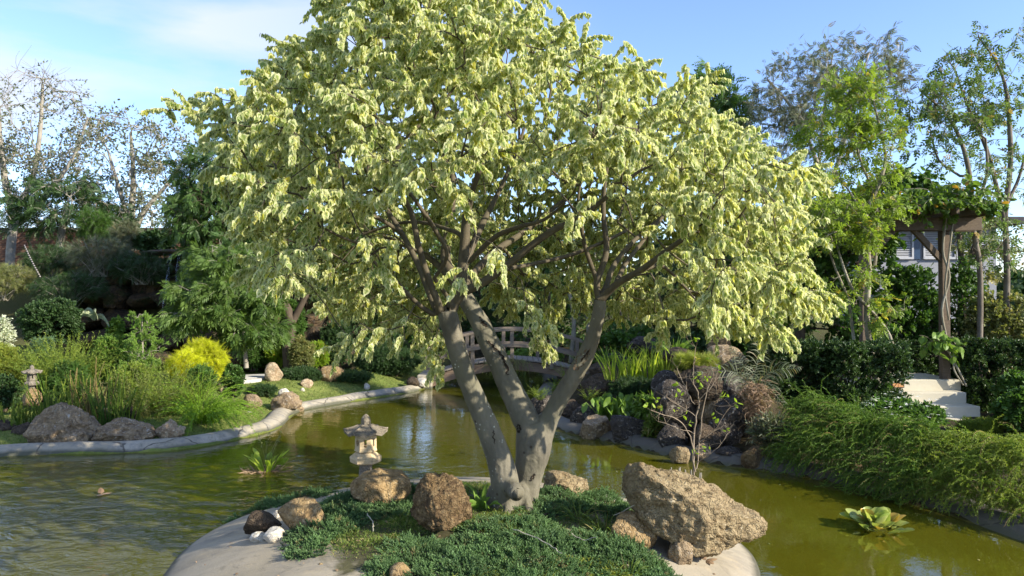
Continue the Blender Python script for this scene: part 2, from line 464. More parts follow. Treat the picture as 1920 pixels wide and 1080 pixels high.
m = M('ground')
n1, n2, n3 = m.noise(.9, 5, .6), m.noise(7, 5, .65), m.noise(60, 4, .7)
lawn = m.mix(m.ramp(n1, .35, .65), (.11, .17, .03), (.22, .27, .065)); lawn = m.mix(m.ramp(n2, .42, .66), lawn, (.07, .115, .022))
lawn = m.mix(m.ramp(n3, .4, .65), lawn, m.mix(.5, lawn, (.28, .26, .09)))
soil = m.mix(m.ramp(n2, .4, .65), (.035, .026, .016), (.085, .062, .036)); soil = m.mix(m.ramp(n3, .5, .7), soil, (.05, .07, .02))
px_ = m.n('SeparateXYZ'); m.lk(m.pos(), px_.inputs[0])
side = m.ramp(m.math('ADD', px_.outputs['X'], m.math('MULTIPLY', n1, .8)), -1.9, -1.3)
hill = m.ramp(m.math('ADD', px_.outputs['Z'], m.math('MULTIPLY', n2, .5)), .75, 1.2)
c = m.mix(side, lawn, soil); c = m.mix(hill, c, m.mix(n2, (.10, .085, .04), (.06, .075, .025)))
bed = m.mix(n1, (.15, .15, .03), (.20, .19, .045)); c = m.mix(m.ramp(px_.outputs['Z'], .02, -.02), c, bed)
mat_ground = m.done(m.bsdf(c, .95, .1, m.bump(m.math('ADD', n2, n3), .9, .03)))
ground = tag(grid_mesh(nonuni(-14, 9, .16, 700), nonuni(1, 25, .16, 900), hgt, 'ground', mat_ground), kind='structure')

# pond water: a closed body with an absorbing volume and a rippled surface
m = M('pond_water')
p3 = m.pos()
wv = m.n('Mapping', Scale=(1.0, 1.5, 1.0)); m.lk(p3, wv.inputs['Vector'])
a1 = m.noise(2.9, 3, .5, vec=wv.outputs[0], dist=1.2); a2 = m.noise(11, 3, .55, vec=wv.outputs[0], dist=.4); a3 = m.noise(34, 2, .5, vec=wv.outputs[0])
calm = m.ramp(m.noise(.42, 2), .42, .58, .35, 1.0)
sp = m.n('SeparateXYZ'); m.lk(p3, sp.inputs[0])
near_left = m.math('MULTIPLY', m.ramp(sp.outputs['X'], -1.0, -3.2), m.ramp(sp.outputs['Y'], 9.5, 6.0))
amp = m.math('ADD', m.math('MULTIPLY', calm, .30), m.math('MULTIPLY', near_left, 1.9))
amp = m.math('MULTIPLY', amp, m.ramp(sp.outputs['X'], .5, 2.4, 1, .3))
z0 = lambda q: m.math('SUBTRACT', q, .5)
h = m.math('ADD', m.math('MULTIPLY', z0(a1), 1.3), m.math('ADD', m.math('MULTIPLY', z0(a2), .30), m.math('MULTIPLY', z0(a3), .06)))
bn = m.bump(m.math('MULTIPLY', h, amp), 1.0, .016)
fr = m.n('Fresnel', IOR=1.40); m.lk(bn, fr.inputs['Normal'])
gl = m.n('BsdfGlossy', Color=(.98, 1, 1), Roughness=.02); m.lk(bn, gl.inputs['Normal'])
df = m.n('BsdfDiffuse'); m.lk(m.mix(m.noise(1.1, 4), (.108, .110, .007), (.165, .155, .012)), df.inputs['Color'])
tr = m.n('BsdfTransparent', Color=(.97, .97, .9))
body = m.n('MixShader', Fac=.5); m.lk(tr.outputs[0], body.inputs[1]); m.lk(df.outputs[0], body.inputs[2])
# specks of floating pollen and debris
ms = m.n('MixShader'); m.lk(m.ramp(fr.outputs[0], 0, 1, 0.02, 1.0), ms.inputs[0]); m.lk(body.outputs[0], ms.inputs[1]); m.lk(gl.outputs[0], ms.inputs[2])
vol = m.n('VolumeAbsorption', Color=(.68, .60, .10), Density=3.0); m.lk(vol.outputs[0], m.out.inputs['Volume'])
mat_water = m.done(ms.outputs[0])
g = Geo(); box(g, (-5.5, 11.0, -.7), (31, 21, 1.4))
water = tag(g.obj('water', mat_water), kind='structure')

m = M('concrete_kerb')
n1, n2, n3 = m.noise(1.7, 5, .6), m.noise(9, 5, .65), m.noise(50, 4, .6)
c = m.mix(m.ramp(n1, .35, .65), (.30, .265, .19), (.38, .34, .26)); c = m.mix(m.ramp(n2, .48, .7), c, (.20, .19, .165))
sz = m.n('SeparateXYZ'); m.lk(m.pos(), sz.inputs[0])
c = m.mix(m.ramp(sz.outputs['X'], -.2, 1.0), c, m.mix(n2, (.065, .06, .048), (.125, .115, .095)))  # shade on the right bank painted in as a darker kerb colour
c = m.mix(m.ramp(m.math('ADD', sz.outputs['Z'], m.math('MULTIPLY', m.math('SUBTRACT', n1, .5), .09)), .060, .022), c, (.085, .085, .055))
c = m.mix(m.ramp(sz.outputs['Z'], 0, -.03), c, (.40, .38, .16))
vk = m.n('TexVoronoi', feature='DISTANCE_TO_EDGE', Scale=1.15); wk = m.n('MixRGB', Fac=.12); m.lk(m.pos(), wk.inputs[1]); nk = m.n('TexNoise', Scale=5.0, Detail=4); m.lk(m.pos(), nk.inputs['Vector']); m.lk(nk.outputs['Color'], wk.inputs[2]); m.lk(wk.outputs[0], vk.inputs['Vector'])
c = m.mix(m.ramp(vk.outputs['Distance'], .012, .004, 0, .8), c, (.05, .045, .035))
c = m.mix(m.ramp(m.noise(2.2, 6, .7, dist=1.5), .56, .66, 0, .6), c, (.16, .15, .10))
mat_kerb = m.done(m.bsdf(c, .75, .3, m.bump(m.math('ADD', n2, n3), .35, .01)))
prof = [(-.42, -.60), (-.2, -.20), (-.1, -.04), (-.05, .035), (.015, .09), (.09, .118), (.18, .115), (.25, .085), (.30, .0)]
ring = pond; fine = []
for a, b in zip(ring, np.roll(ring, -1, 0)):
    k = max(1, int(np.linalg.norm(b - a) / .12))
    for i in range(k): fine.append(a + (b - a) * i / k)
fine = np.array(fine)
for _ in range(3): fine = (np.roll(fine, 1, 0) + 2 * fine + np.roll(fine, -1, 0)) / 4
tn = nrm(np.roll(fine, -1, 0) - np.roll(fine, 1, 0)); nr_ = np.stack([tn[:, 1], -tn[:, 0]], 1)
if sdist(fine[5:6, 0] + nr_[5, 0] * .1, fine[5:6, 1] + nr_[5, 1] * .1)[0] < 0: nr_ = -nr_
g = Geo(); k = len(fine); V = np.zeros((k, len(prof), 3))
wob = fbm(np.concatenate([fine, fine[:, :1] * 0], 1) * .8, 3, 9)
for j, (d, z) in enumerate(prof):
    V[:, j, :2] = fine + nr_ * (d + wob * .02)[:, None] if False else fine + nr_ * (d + .03 * wob)[:, None]
    V[:, j, 2] = z * (1 + .12 * wob) if z > 0 else z
arc = np.cumsum(np.linalg.norm(np.roll(fine, -1, 0) - fine, axis=1))
idx = np.arange(k * len(prof)).reshape(k, len(prof)); nx = np.roll(idx, -1, 0)
g.add(V.reshape(-1, 3), Q=np.stack([idx[:, :-1], idx[:, 1:], nx[:, 1:], nx[:, :-1]], -1).reshape(-1, 4))
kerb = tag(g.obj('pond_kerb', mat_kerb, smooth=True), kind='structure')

# island: a low dome with a smooth concrete apron
IC, IA, IB = np.array([-.42, 5.72]), 2.22, 2.38
def irho(x, y):
    a = np.arctan2(y - IC[1], x - IC[0])
    return np.sqrt(((x - IC[0]) / IA) ** 2 + ((y - IC[1]) / IB) ** 2) / (1 + .03 * np.sin(3 * a + 1) + .02 * np.sin(5 * a))
def ih(x, y):
    r = irho(np.asarray(x, float), np.asarray(y, float))
    top = .40 * np.clip(1 - r ** 2.2, 0, 1) ** .85
    return np.where(r < 1, top, -np.clip(r - 1, 0, .4) * 1.5)
def iz(x, y): return float(ih(x, y))
m = M('island_concrete')
n1, n2, n3 = m.noise(1.3, 5, .6, dist=1.0), m.noise(7, 6, .65), m.noise(60, 4, .6)
st = m.noise(2.2, 5, .6, vec=m.scaled((1, 2.6, 1)))
c = m.mix(m.ramp(n1, .35, .65), (.27, .235, .17), (.36, .315, .235)); c = m.mix(m.ramp(st, .50, .68, 0, .75), c, (.20, .18, .145))
c = m.mix(m.ramp(n2, .55, .72, 0, .6), c, (.42, .34, .22))
sz = m.n('SeparateXYZ'); m.lk(m.pos(), sz.inputs[0])
zz = m.math('ADD', sz.outputs['Z'], m.math('MULTIPLY', m.math('SUBTRACT', n2, .5), .04))
c = m.mix(m.ramp(m.math('ADD', zz, m.math('MULTIPLY', m.math('SUBTRACT', n1, .5), .05)), .040, .012), c, (.085, .08, .055))
c = m.mix(m.ramp(sz.outputs['Z'], .0, -.02), c, (.42, .40, .14))
earth = m.mix(m.ramp(n2, .4, .65), (.045, .04, .02), (.09, .085, .035))
c = m.mix(m.ramp(m.math('ADD', zz, m.math('MULTIPLY', m.math('SUBTRACT', n1, .5), .16)), .325, .350), c, earth)
c = m.mix(m.ramp(m.noise(3.5, 6, .7, dist=2.0), .57, .66, 0, .5), c, (.13, .115, .085))
mat_island = m.done(m.bsdf(c, .8, .3, m.bump(m.math('ADD', n2, n3), .3, .008)))
r_, t_ = np.concatenate([np.linspace(.001, 1.02, 60), np.linspace(1.05, 1.42, 8)]), np.linspace(0, 2 * math.pi, 161)[:-1]
RR, TT = np.meshgrid(r_, t_); X = IC[0] + IA * RR * np.cos(TT); Y = IC[1] + IB * RR * np.sin(TT); Z = ih(X, Y)
Z = Z + (fbm(np.stack([X.ravel(), Y.ravel(), 0 * X.ravel()], 1) * 2, 3, 4) * .006).reshape(X.shape)
g = Geo(); idx = np.arange(X.size).reshape(X.shape); nx = np.roll(idx, -1, 0)
g.add(np.stack([X, Y, Z], -1).reshape(-1, 3), Q=np.stack([idx[:, :-1], idx[:, 1:], nx[:, 1:], nx[:, :-1]], -1).reshape(-1, 4))
island = tag(g.obj('island', mat_island, smooth=True), kind='structure')

# pale flagstone path across the far lawn
g = Geo(); r = rng(12)
for i, (px, py) in enumerate([(462, 706), (470, 713), (448, 717), (478, 700)]):
    q = G(px, py, .34); th = np.linspace(0, 2 * math.pi, 11)[:-1]; rad = .34 * r.uniform(.8, 1.1, 10)
    T_ = np.stack([q[0] + rad * np.cos(th) * 1.3, q[1] + rad * np.sin(th), np.full(10, gz(q[0], q[1]) + .05)], 1)
    B_ = T_ - [0, 0, .12]; V = np.concatenate([T_, B_, [T_.mean(0)]])
    g.add(V, T=[(20, a, (a + 1) % 10) for a in range(10)], Q=[(a, a + 10, (a + 1) % 10 + 10, (a + 1) % 10) for a in range(10)])
mat_pale = m_plain('pale_stone', (.55, .53, .48), (.42, .40, .35), 5)
tag(g.obj('path', mat_pale), kind='structure')
# ------------------------------------------------------------------ rocks
def ico(sub):
    bm = bmesh.new(); bmesh.ops.create_icosphere(bm, subdivisions=sub, radius=1)
    V = np.array([v.co[:] for v in bm.verts]); T = np.array([[v.index for v in f.verts] for f in bm.faces]); bm.free(); return V, T
ICO = {k: ico(k) for k in (3, 4, 5, 6)}
def rock_shape(seed, sub=4, cuts=9, rough=.11, box_=.0, flatb=-.75, cutlo=.66, cuthi=.9, peak=0):
    V, T = ICO[sub]; V = V.copy(); r = rng(seed)
    if box_: V = np.sign(V) * np.abs(V) ** (1 - box_)
    for k in range(cuts):
        n = nrm(r.normal(0, 1, 3)); o = r.uniform(cutlo, cuthi)
        d = V @ n - o; V = V - np.outer(np.clip(d, 0, None) * .92, n)
    n = nrm(V)
    V = V + n * (fbm(V * 1.5 + seed, 3, seed) * rough * .9)[:, None]
    V = V + n * ((fbm(V * 3.6 + seed, 5, seed + 3, .55, True) - .6) * rough * .42)[:, None]
    if sub >= 5: V = V + n * (fbm(V * 14 + seed, 3, seed + 5, .6, True) * rough * .10)[:, None]
    V[:, 2] = np.maximum(V[:, 2], flatb + .06 * vnoise(V * 2, seed))
    if peak: V[:, :2] *= (1 - peak * np.clip(V[:, 2] + .3, 0, 1.3))[:, None]
    return V, T
def rock(name, label, x0, x1, y0, y1, D, seed, mat, dep=.85, sub=4, rz=0, tilt=0, cat='rock', group=None, cen=None, **kw):
    """a boulder filling the photo box x0..x1, y0..y1 at distance D"""
    c = P((x0 + x1) / 2, (y0 + y1) / 2, D) if cen is None else np.array(cen)
    V, T = rock_shape(seed, sub, **kw)
    if tilt: V = V @ np.array([[math.cos(tilt), 0, -math.sin(tilt)], [0, 1, 0], [math.sin(tilt), 0, math.cos(tilt)]])
    if rz: V = V @ np.array([[math.cos(rz), math.sin(rz), 0], [-math.sin(rz), math.cos(rz), 0], [0, 0, 1]])
    lo, hi = V.min(0), V.max(0); V = (V - (lo + hi) / 2) / ((hi - lo) / 2)
    s = np.array([(x1 - x0) / 2 * D / F, (x1 - x0) / 2 * D / F * dep, (y1 - y0) / 2 * D / F])
    g = Geo(); g.add(V * s, T=T)
    o = g.obj(name, mat, smooth=True); o.location = c
    return tag(o, label, cat, group)

RK_OCH = m_rock('ochre_rock', (.33, .225, .10), (.19, .125, .058), (.42, .31, .165), 2.2, .9, .03, light=(.50, .43, .30))
RK_TAN = m_rock('tan_rock', (.28, .21, .115), (.38, .30, .17), (.17, .115, .055), 2.4, 1.0, .035, light=(.46, .40, .28))
RK_BRN = m_rock('brown_rock', (.19, .125, .055), (.10, .062, .03), (.31, .22, .11), 3.0, 1.0, .03, light=(.42, .33, .2))
RK_GRY = m_rock('grey_brown_rock', (.36, .265, .15), (.20, .145, .09), (.45, .35, .22), 2.6, 1.0, .03, light=(.48, .44, .37), lf=.03)
RK_DRK = m_rock('dark_rock', (.055, .048, .042), (.105, .085, .065), (.032, .03, .03), 2.4, 1.0, .035, light=(.36, .33, .28), lf=.05)
RK_DBR = m_rock('dark_brown_rock', (.095, .068, .042), (.05, .038, .028), (.15, .11, .07), 2.4, 1.0, .035, light=(.26, .22, .17))
RK_PNK = m_rock('pinkish_rock', (.42, .33, .21), (.29, .20, .12), (.50, .42, .29), 2.0, .8, .03, light=(.55, .48, .38))
RK_WHT = m_rock('white_rock', (.62, .58, .49), (.50, .44, .33), (.68, .65, .58), 4, .8, .015, light=(.7, .68, .62))
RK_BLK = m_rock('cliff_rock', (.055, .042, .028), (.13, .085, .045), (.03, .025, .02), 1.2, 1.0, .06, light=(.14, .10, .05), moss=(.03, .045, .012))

# on the island: distance found where the line of sight through (px, py) meets the dome
def D_is(px, py, lift=.0):
    for D in np.arange(3.6, 9.5, .02):
        q = P(px, py, D)
        if q[2] <= max(iz(q[0], q[1]), 0) + lift: return float(D)
    return 8.0
rock('boulder', 'flat-topped tan boulder behind the junipers at the foot of the stone lantern', 656, 772, 880, 940, D_is(714, 946), 3, RK_OCH, sub=5, cuts=6)
rock('boulder', 'upright pitted brown boulder left of the tree trunk', 768, 886, 889, 992, D_is(826, 1001), 14, RK_BRN, sub=6, cuts=10, rough=.15, dep=.8, peak=.30, tilt=-.25, flatb=-.5)
rock('boulder', 'slanted ochre rock with flat faces on the island edge', 522, 614, 936, 994, D_is(568, 990), 22, RK_OCH, sub=5, cuts=14, rough=.05, tilt=.3, cutlo=.5, cuthi=.8)
rock('boulder', 'dark brown angular rock at the island rim beside the ochre rock', 456, 530, 953, 1004, D_is(493, 1000), 31, RK_DBR, sub=5, cuts=13, rough=.06, cutlo=.5, cuthi=.8)
rock('stone', 'larger white stone on the concrete below the dark angular rock', 494, 532, 989, 1019, D_is(513, 1015), 41, RK_WHT, cuts=10, rough=.12)
rock('stone', 'smaller flat white stone touching the larger white stone', 468, 500, 996, 1019, D_is(484, 1015), 45, RK_WHT, cuts=10, rough=.12)
rock('stone', 'small white stone between the dark rock and the ochre rock', 511, 529, 956, 973, D_is(520, 969), 47, RK_WHT, cuts=8)
rock('boulder', 'rough golden-brown rock low behind the tree trunk', 1014, 1104, 885, 930, D_is(1059, 926), 52, RK_TAN, sub=5, rough=.2)
rock('boulder', 'orange-tan rounded rock half buried in juniper beside the huge boulder', 1144, 1232, 960, 1024, D_is(1188, 1020), 61, RK_OCH, sub=5, cuts=7, box_=.25)
rock('stone', 'small grey-brown stone under the corner of the huge boulder', 1252, 1298, 1010, 1060, D_is(1275, 1056), 66, RK_GRY, sub=5, box_=.2)
rock('stone', 'small ochre stone in the junipers at the bottom of the photo', 728, 776, 1056, 1086, D_is(752, 1082), 68, RK_OCH, cuts=10)
rock('pebble', 'small orange pebble lying on the sandy concrete', 596, 608, 1055, 1062, D_is(602, 1058), 69, RK_OCH, sub=3)

# the huge slanted boulder: profile read off the photo, swept with its own depth
D = 5.35
sil = np.array([(1174, 884, 930), (1180, 874, 950), (1195, 867, 978), (1215, 868, 998), (1240, 880, 1014), (1285, 887, 1036), (1325, 902, 1042), (1365, 932, 1032), (1395, 949, 1022), (1418, 948, 1022), (1432, 952, 1018), (1438, 954, 1016)], float)
V, T = ICO[6]; V = V.copy(); r = rng(77)
kx = np.sqrt(V[:, 1] ** 2 + V[:, 2] ** 2); cy, cz = V[:, 1] / np.maximum(kx, 1e-6), V[:, 2] / np.maximum(kx, 1e-6)
sq = (np.abs(cy) ** 3.2 + np.abs(cz) ** 3.2) ** (-1 / 3.2); e = np.clip(1 - np.abs(V[:, 0]) ** 7, 0, 1) ** .45
Vb = np.stack([V[:, 0], cy * sq * e, cz * sq * e], 1)
for k in range(12):
    n = nrm(r.normal(0, 1, 3) * [.3, 1, 1]); d = Vb @ n - r.uniform(.86, 1.05); Vb = Vb - np.outer(np.clip(d, 0, None) * .9, n)
pxx = 1304 + 125 * Vb[:, 0]
ty = np.interp(pxx, sil[:, 0], sil[:, 1]); by = np.interp(pxx, sil[:, 0], sil[:, 2])
mid = (ty + by) / 2; half = (by - ty) / 2
X = (pxx - 960) / F * D
Zv = CAM_H - (mid - Vb[:, 2] * half * .90 - 560) / F * D
Yv = D + .02 + Vb[:, 1] * (.30 - .10 * Vb[:, 0])
W = np.stack([X, Yv, Zv], 1); cen = W.mean(0); n = nrm(W - cen)
W = W + n * ((fbm(W * 3.2, 3, 1) * .022) + .020 * np.clip(fbm(W * np.array([2.5, 2.5, 7]), 2, 31, .5, True) - .3, -.6, .6) + (fbm(W * 9, 5, 8, .6, True) - .5) * .020 + fbm(W * 34, 3, 2, .6, True) * .006)[:, None]
g = Geo(); g.add(W - cen, T=T); o = g.obj('boulder', RK_TAN, smooth=True); o.location = cen
tag(o, 'huge slanted golden-brown boulder overhanging the island edge at right', 'rock')

def D_gr(px, py):
    for D in np.arange(8, 26, .1):
        q = P(px, py, D)
        if q[2] <= gz(q[0], q[1]) + .01: return float(D)
    return 18.0
# along the left bank
rock('boulder', 'large rounded brown boulder, biggest in the row on the left kerb', 60, 188, 753, 838, 10.15, 101, RK_GRY, sub=6, cuts=13, rough=.17, peak=.36, cutlo=.58)
rock('boulder', 'wide dark-veined grey boulder right of the biggest one on the left kerb', 184, 292, 782, 836, 10.2, 112, RK_GRY, sub=6, cuts=13, rough=.17, peak=.10, cutlo=.58)
rock('boulder', 'small cream-streaked rock ending the row on the left kerb', 288, 347, 785, 829, 10.35, 123, RK_PNK, sub=5, rough=.2, cuts=12, cutlo=.55)
rock('boulder', 'dark brown rock just left of the biggest kerb boulder', 24, 64, 791, 828, 10.4, 131, RK_DBR)
rock('boulder', 'brown rock cut by the left edge of the photo', -22, 30, 788, 826, 10.5, 133, RK_DBR)
rock('boulder', 'small round grey rock among the spiky plants above the kerb boulders', 176, 213, 764, 790, 11.0, 138, RK_GRY)
rock('boulder', 'dark rock under the feathery shrub above the small cream-streaked rock', 226, 256, 762, 790, 10.9, 139, RK_DBR)
rock('boulder', 'ochre rock under the small stone lantern', 42, 78, 726, 762, 11.2, 141, RK_OCH)
rock('boulder', 'rounded pale rock beside the fine-leaved green shrub', 404, 428, 710, 740, 12.2, 144, RK_PNK)
rock('boulder', 'upright pinkish rock on the far lawn beside the path', 496, 531, 679, 716, D_gr(513, 713), 151, RK_PNK)
rock('boulder', 'reddish slanted rock on the far lawn beneath the variegated leaves', 598, 645, 685, 716, D_gr(621, 713), 156, RK_OCH)
rock('boulder', 'small pink rock between the two larger lawn rocks', 563, 588, 710, 729, D_gr(575, 726), 158, RK_PNK)
rock('boulder', 'grey-brown rock on the lawn slope nearest the kerb bend', 456, 492, 738, 767, D_gr(474, 764), 161, RK_GRY)
rock('boulder', 'broad cracked grey rock in the group at the kerb bend', 508, 566, 734, 772, D_gr(537, 769), 163, RK_GRY, rough=.16, cuts=12)
rock('boulder', 'flat brown stone lying in the water at the kerb bend', 544, 570, 760, 776, 13.3, 164, RK_GRY)
rock('stone', 'pale stone on top of the cracked grey rock group', 520, 545, 728, 745, 13.9, 165, RK_WHT)
rock('stone', 'small white stone on the lawn slope beside the kerb bend', 463, 474, 770, 777, D_gr(468, 774), 166, RK_WHT, sub=3)
rock('stone', 'tiny pale stone beside the small pink lawn rock', 562, 572, 727, 737, D_gr(567, 734), 168, RK_WHT, sub=3)
rock('stone', 'whitish stones edge on the lawn near the far kerb', 682, 694, 718, 732, D_gr(688, 729), 169, RK_WHT, sub=3)
rock('boulder', 'dark split rock beside the left foot of the bridge', 762, 786, 706, 724, 16.4, 171, RK_DBR)
rock('boulder', 'pale flat rock beside the bridge foot at the end of the kerb', 780, 802, 708, 726, 16.5, 172, RK_WHT)

# right rockery
rk = [
 (994, 1040, 741, 784, 12.6, RK_DRK, 'black rock at the waterline left end of the right rockery'),
 (1040, 1100, 748, 790, 12.3, RK_DBR, 'flat brownish-black ledge rock at the waterline behind the right trunk'),
 (1068, 1128, 757, 810, 11.8, RK_DRK, 'black layered rock with a pale streak at the waterline'),
 (1086, 1150, 779, 826, 11.2, RK_GRY, 'smooth grey and white boulder at the waterline of the rockery'),
 (1142, 1214, 777, 834, 10.9, RK_DRK, 'big black boulder with a white patch at the waterline'),
 (1078, 1152, 700, 744, 13.0, RK_DBR, 'broad pinkish-brown sunlit rock above the arching fern tufts'),
 (1104, 1162, 680, 708, 13.9, RK_DBR, 'dark brown slab rock behind the broad sunlit rock'),
 (1130, 1178, 660, 694, 14.6, RK_DRK, 'dark rock left of the bright iris clump'),
 (1174, 1240, 630, 662, 15.4, RK_DRK, 'large dark rock high behind the bright iris clump'),
 (1224, 1274, 698, 750, 11.6, RK_DRK, 'tall black boulder beside the groundcover right of the irises'),
 (1244, 1296, 655, 680, 12.6, RK_DBR, 'brown flat-topped rock behind the yellow-green fern'),
 (1320, 1394, 652, 694, 11.2, RK_GRY, 'large grey-topped boulder crowning the rock mound'),
 (1328, 1368, 630, 656, 11.9, RK_BRN, 'brown rock topmost on the rock mound'),
 (1276, 1330, 690, 730, 10.7, RK_DBR, 'brown rock below the yellow-green fern'),
 (1270, 1318, 722, 770, 10.3, RK_DBR, 'mossy brown rock in the middle of the mound behind the bare sapling'),
 (1310, 1362, 712, 752, 10.5, RK_GRY, 'pale lichen-covered rock in the mound right of the bare sapling'),
 (1352, 1404, 704, 760, 10.4, RK_DRK, 'black rock under the drooping palm fronds'),
 (1228, 1276, 742, 790, 10.5, RK_DRK, 'black rock below the broad light-green leaves'),
 (1252, 1312, 762, 822, 10.0, RK_DBR, 'large dark brown rock behind the lower stems of the sapling'),
 (1308, 1362, 748, 800, 10.0, RK_GRY, 'grey and brown boulder right of the sapling stems'),
 (1330, 1388, 782, 842, 9.6, RK_DRK, 'black boulder low in the mound above the water'),
 (1212, 1262, 786, 836, 10.3, RK_DBR, 'shaded brown rock at the foot of the mound above the kerb'),
 (1382, 1440, 770, 836, 9.8, RK_DRK, 'dark rock behind the dead hanging fern'),
 (1256, 1292, 836, 872, 9.15, RK_TAN, 'small ochre rock at the waterline under the sapling'),
 (1300, 1338, 830, 868, 9.3, RK_GRY, 'pale grey rock at the waterline right of the small ochre rock'),
 (1388, 1436, 836, 882, 8.95, RK_BRN, 'reddish-brown rounded rock at the waterline below the dead fern'),
 (1340, 1392, 836, 872, 9.3, RK_DRK, 'low dark rock at the waterline left of the reddish rock'),
 (1580, 1618, 862, 892, 8.5, RK_BRN, 'reddish rock under the cascading green shrub'),
 (1232, 1292, 716, 776, 9.9, RK_DRK, 'broad black rock at the left of the mound behind the sapling twigs'),
 (1290, 1346, 690, 744, 9.95, RK_DBR, 'dark brown rock high in the mound directly above the sapling'),
 (1344, 1398, 744, 802, 9.65, RK_DRK, 'rough black rock just left of the dead hanging fern'),
 (1298, 1350, 796, 846, 9.45, RK_DBR, 'dark brown rock low in the mound right of the sapling stems'),
 (1234, 1286, 796, 846, 9.8, RK_DRK, 'black rock low in the mound left of the sapling stems'),
 (1212, 1236, 824, 848, 10.2, RK_BRN, 'small reddish rock low at the rockery kerb'),
]
for i, (a, b, c_, d_, D, mt, lb) in enumerate(rk):
    if 'waterline' in lb: D = G((a + b) / 2, d_ - 3)[1] + (b - a) / 2 * D / F * .35
    ex = 0 if 'waterline' in lb or a < 1220 else (b - a) * .09
    rock('boulder', lb, a - ex, b + ex, c_ - ex, d_ + ex, D, 200 + i * 7, mt, sub=5 if b - a > 40 else 4, cuts=9 + i % 4, rough=.10, cutlo=.55, group='rockery on the right bank')

# waterfall cliff: stacked boulders, all alike in the shade
protos = []
r = rng(5); rows = 0; first = []
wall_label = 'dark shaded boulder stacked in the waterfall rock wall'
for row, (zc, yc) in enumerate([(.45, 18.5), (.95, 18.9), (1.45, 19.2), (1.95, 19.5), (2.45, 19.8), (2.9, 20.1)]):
    x = -12.2 + row * .12
    while x < -4.6 - row * .30:
        w = r.uniform(.45, 1.0)
        if not first or len(first) < 8:
            V, T = rock_shape(400 + len(first), 4, cuts=11, rough=.1, cutlo=.55)
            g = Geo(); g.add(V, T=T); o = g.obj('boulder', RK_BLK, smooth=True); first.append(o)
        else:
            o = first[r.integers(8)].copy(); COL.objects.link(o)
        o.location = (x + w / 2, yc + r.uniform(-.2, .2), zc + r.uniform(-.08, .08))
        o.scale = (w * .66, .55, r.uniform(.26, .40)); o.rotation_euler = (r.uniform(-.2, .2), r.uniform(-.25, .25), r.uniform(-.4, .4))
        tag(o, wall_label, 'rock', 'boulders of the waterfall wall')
        x += w * 1.02
# ------------------------------------------------------------------ tree growing
class Skel:
    def __init__(s): s.P = []; s.par = []; s.pl = []; s.mr = []
    def poly(s, pts, parent, r0=0, r1=0):
        pts = [np.array(p, float) for p in pts]; ids = []
        if parent is None: s.P.append(pts[0]); s.par.append(-1); s.pl.append(0); s.mr.append(r0); parent = 0; ids.append(0); rest = pts[1:]
        else: rest = pts
        k = len(rest)
        for i, p in enumerate(rest):
            s.P.append(p); s.par.append(parent); s.pl.append(s.pl[parent] + np.linalg.norm(p - s.P[parent]))
            s.mr.append(r0 + (r1 - r0) * (i + 1) / k); parent = len(s.P) - 1; ids.append(parent)
        return ids
    def near(s, p):
        return int(np.argmin(np.linalg.norm(np.array(s.P) - p, axis=1)))
    def grow(s, targets, r, k=.35, seg=.28, arch=.12, wob=.04, skip=0):
        d0 = np.linalg.norm(targets[:, None] - np.array(s.P)[None], axis=2).min(1); tips = []
        for t in targets[np.argsort(d0)]:
            Pn = np.array(s.P); Ln = np.array(s.pl); ds = np.linalg.norm(Pn - t, axis=1)
            c = ds + k * Ln; c[:skip] += 9; j = int(np.argmin(c)); L_ = ds[j]; n = max(2, int(L_ / seg) + 1)
            a = Pn[j]; q = s.par[j]; pd = nrm(a - Pn[q]) if q >= 0 else np.array([0, 0, 1.])
            ctrl = a + pd * L_ * .35 + np.array([0, 0, arch * L_]); pts = []
            for i in range(1, n + 1):
                u = i / n; p = (1 - u) ** 2 * a + 2 * u * (1 - u) * ctrl + u * u * t
                if i < n: p = p + r.normal(0, wob, 3)
                pts.append(p)
            tips.append(s.poly(pts, j)[-1])
        return tips
    def mesh(s, g, tip=.004, expo=.42, sides=(8, 4), skip=0, minlen=2):
        n = len(s.P); cnt = np.zeros(n); ch = [[] for _ in range(n)]
        for i in range(n): 
            if s.par[i] >= 0: ch[s.par[i]].append(i)
        for i in range(n - 1, -1, -1):
            cnt[i] = max(1, cnt[i])
            if s.par[i] >= 0: cnt[s.par[i]] += cnt[i]
        rad = np.maximum(tip * cnt ** expo, s.mr); Pn = np.array(s.P); main = {}
        for i in range(n):
            if ch[i]: main[i] = max(ch[i], key=lambda q: (rad[q], cnt[q]))
        for i in range(n):
            p = s.par[i]
            if i < skip: continue
            if p >= 0 and main[p] == i and p >= skip: continue
            chain = [p] if p >= 0 else []; q = i
            while True:
                chain.append(q)
                if q not in main: break
                q = main[q]
            if len(chain) < 2: continue
            pts = Pn[chain]; rr = rad[chain].copy()
            if p >= 0: rr[0] = min(rr[0], rr[1] * 1.15)
            sd = sides[0] if rr[0] > .015 else sides[1]
            tube(g, pts, rr, sd)
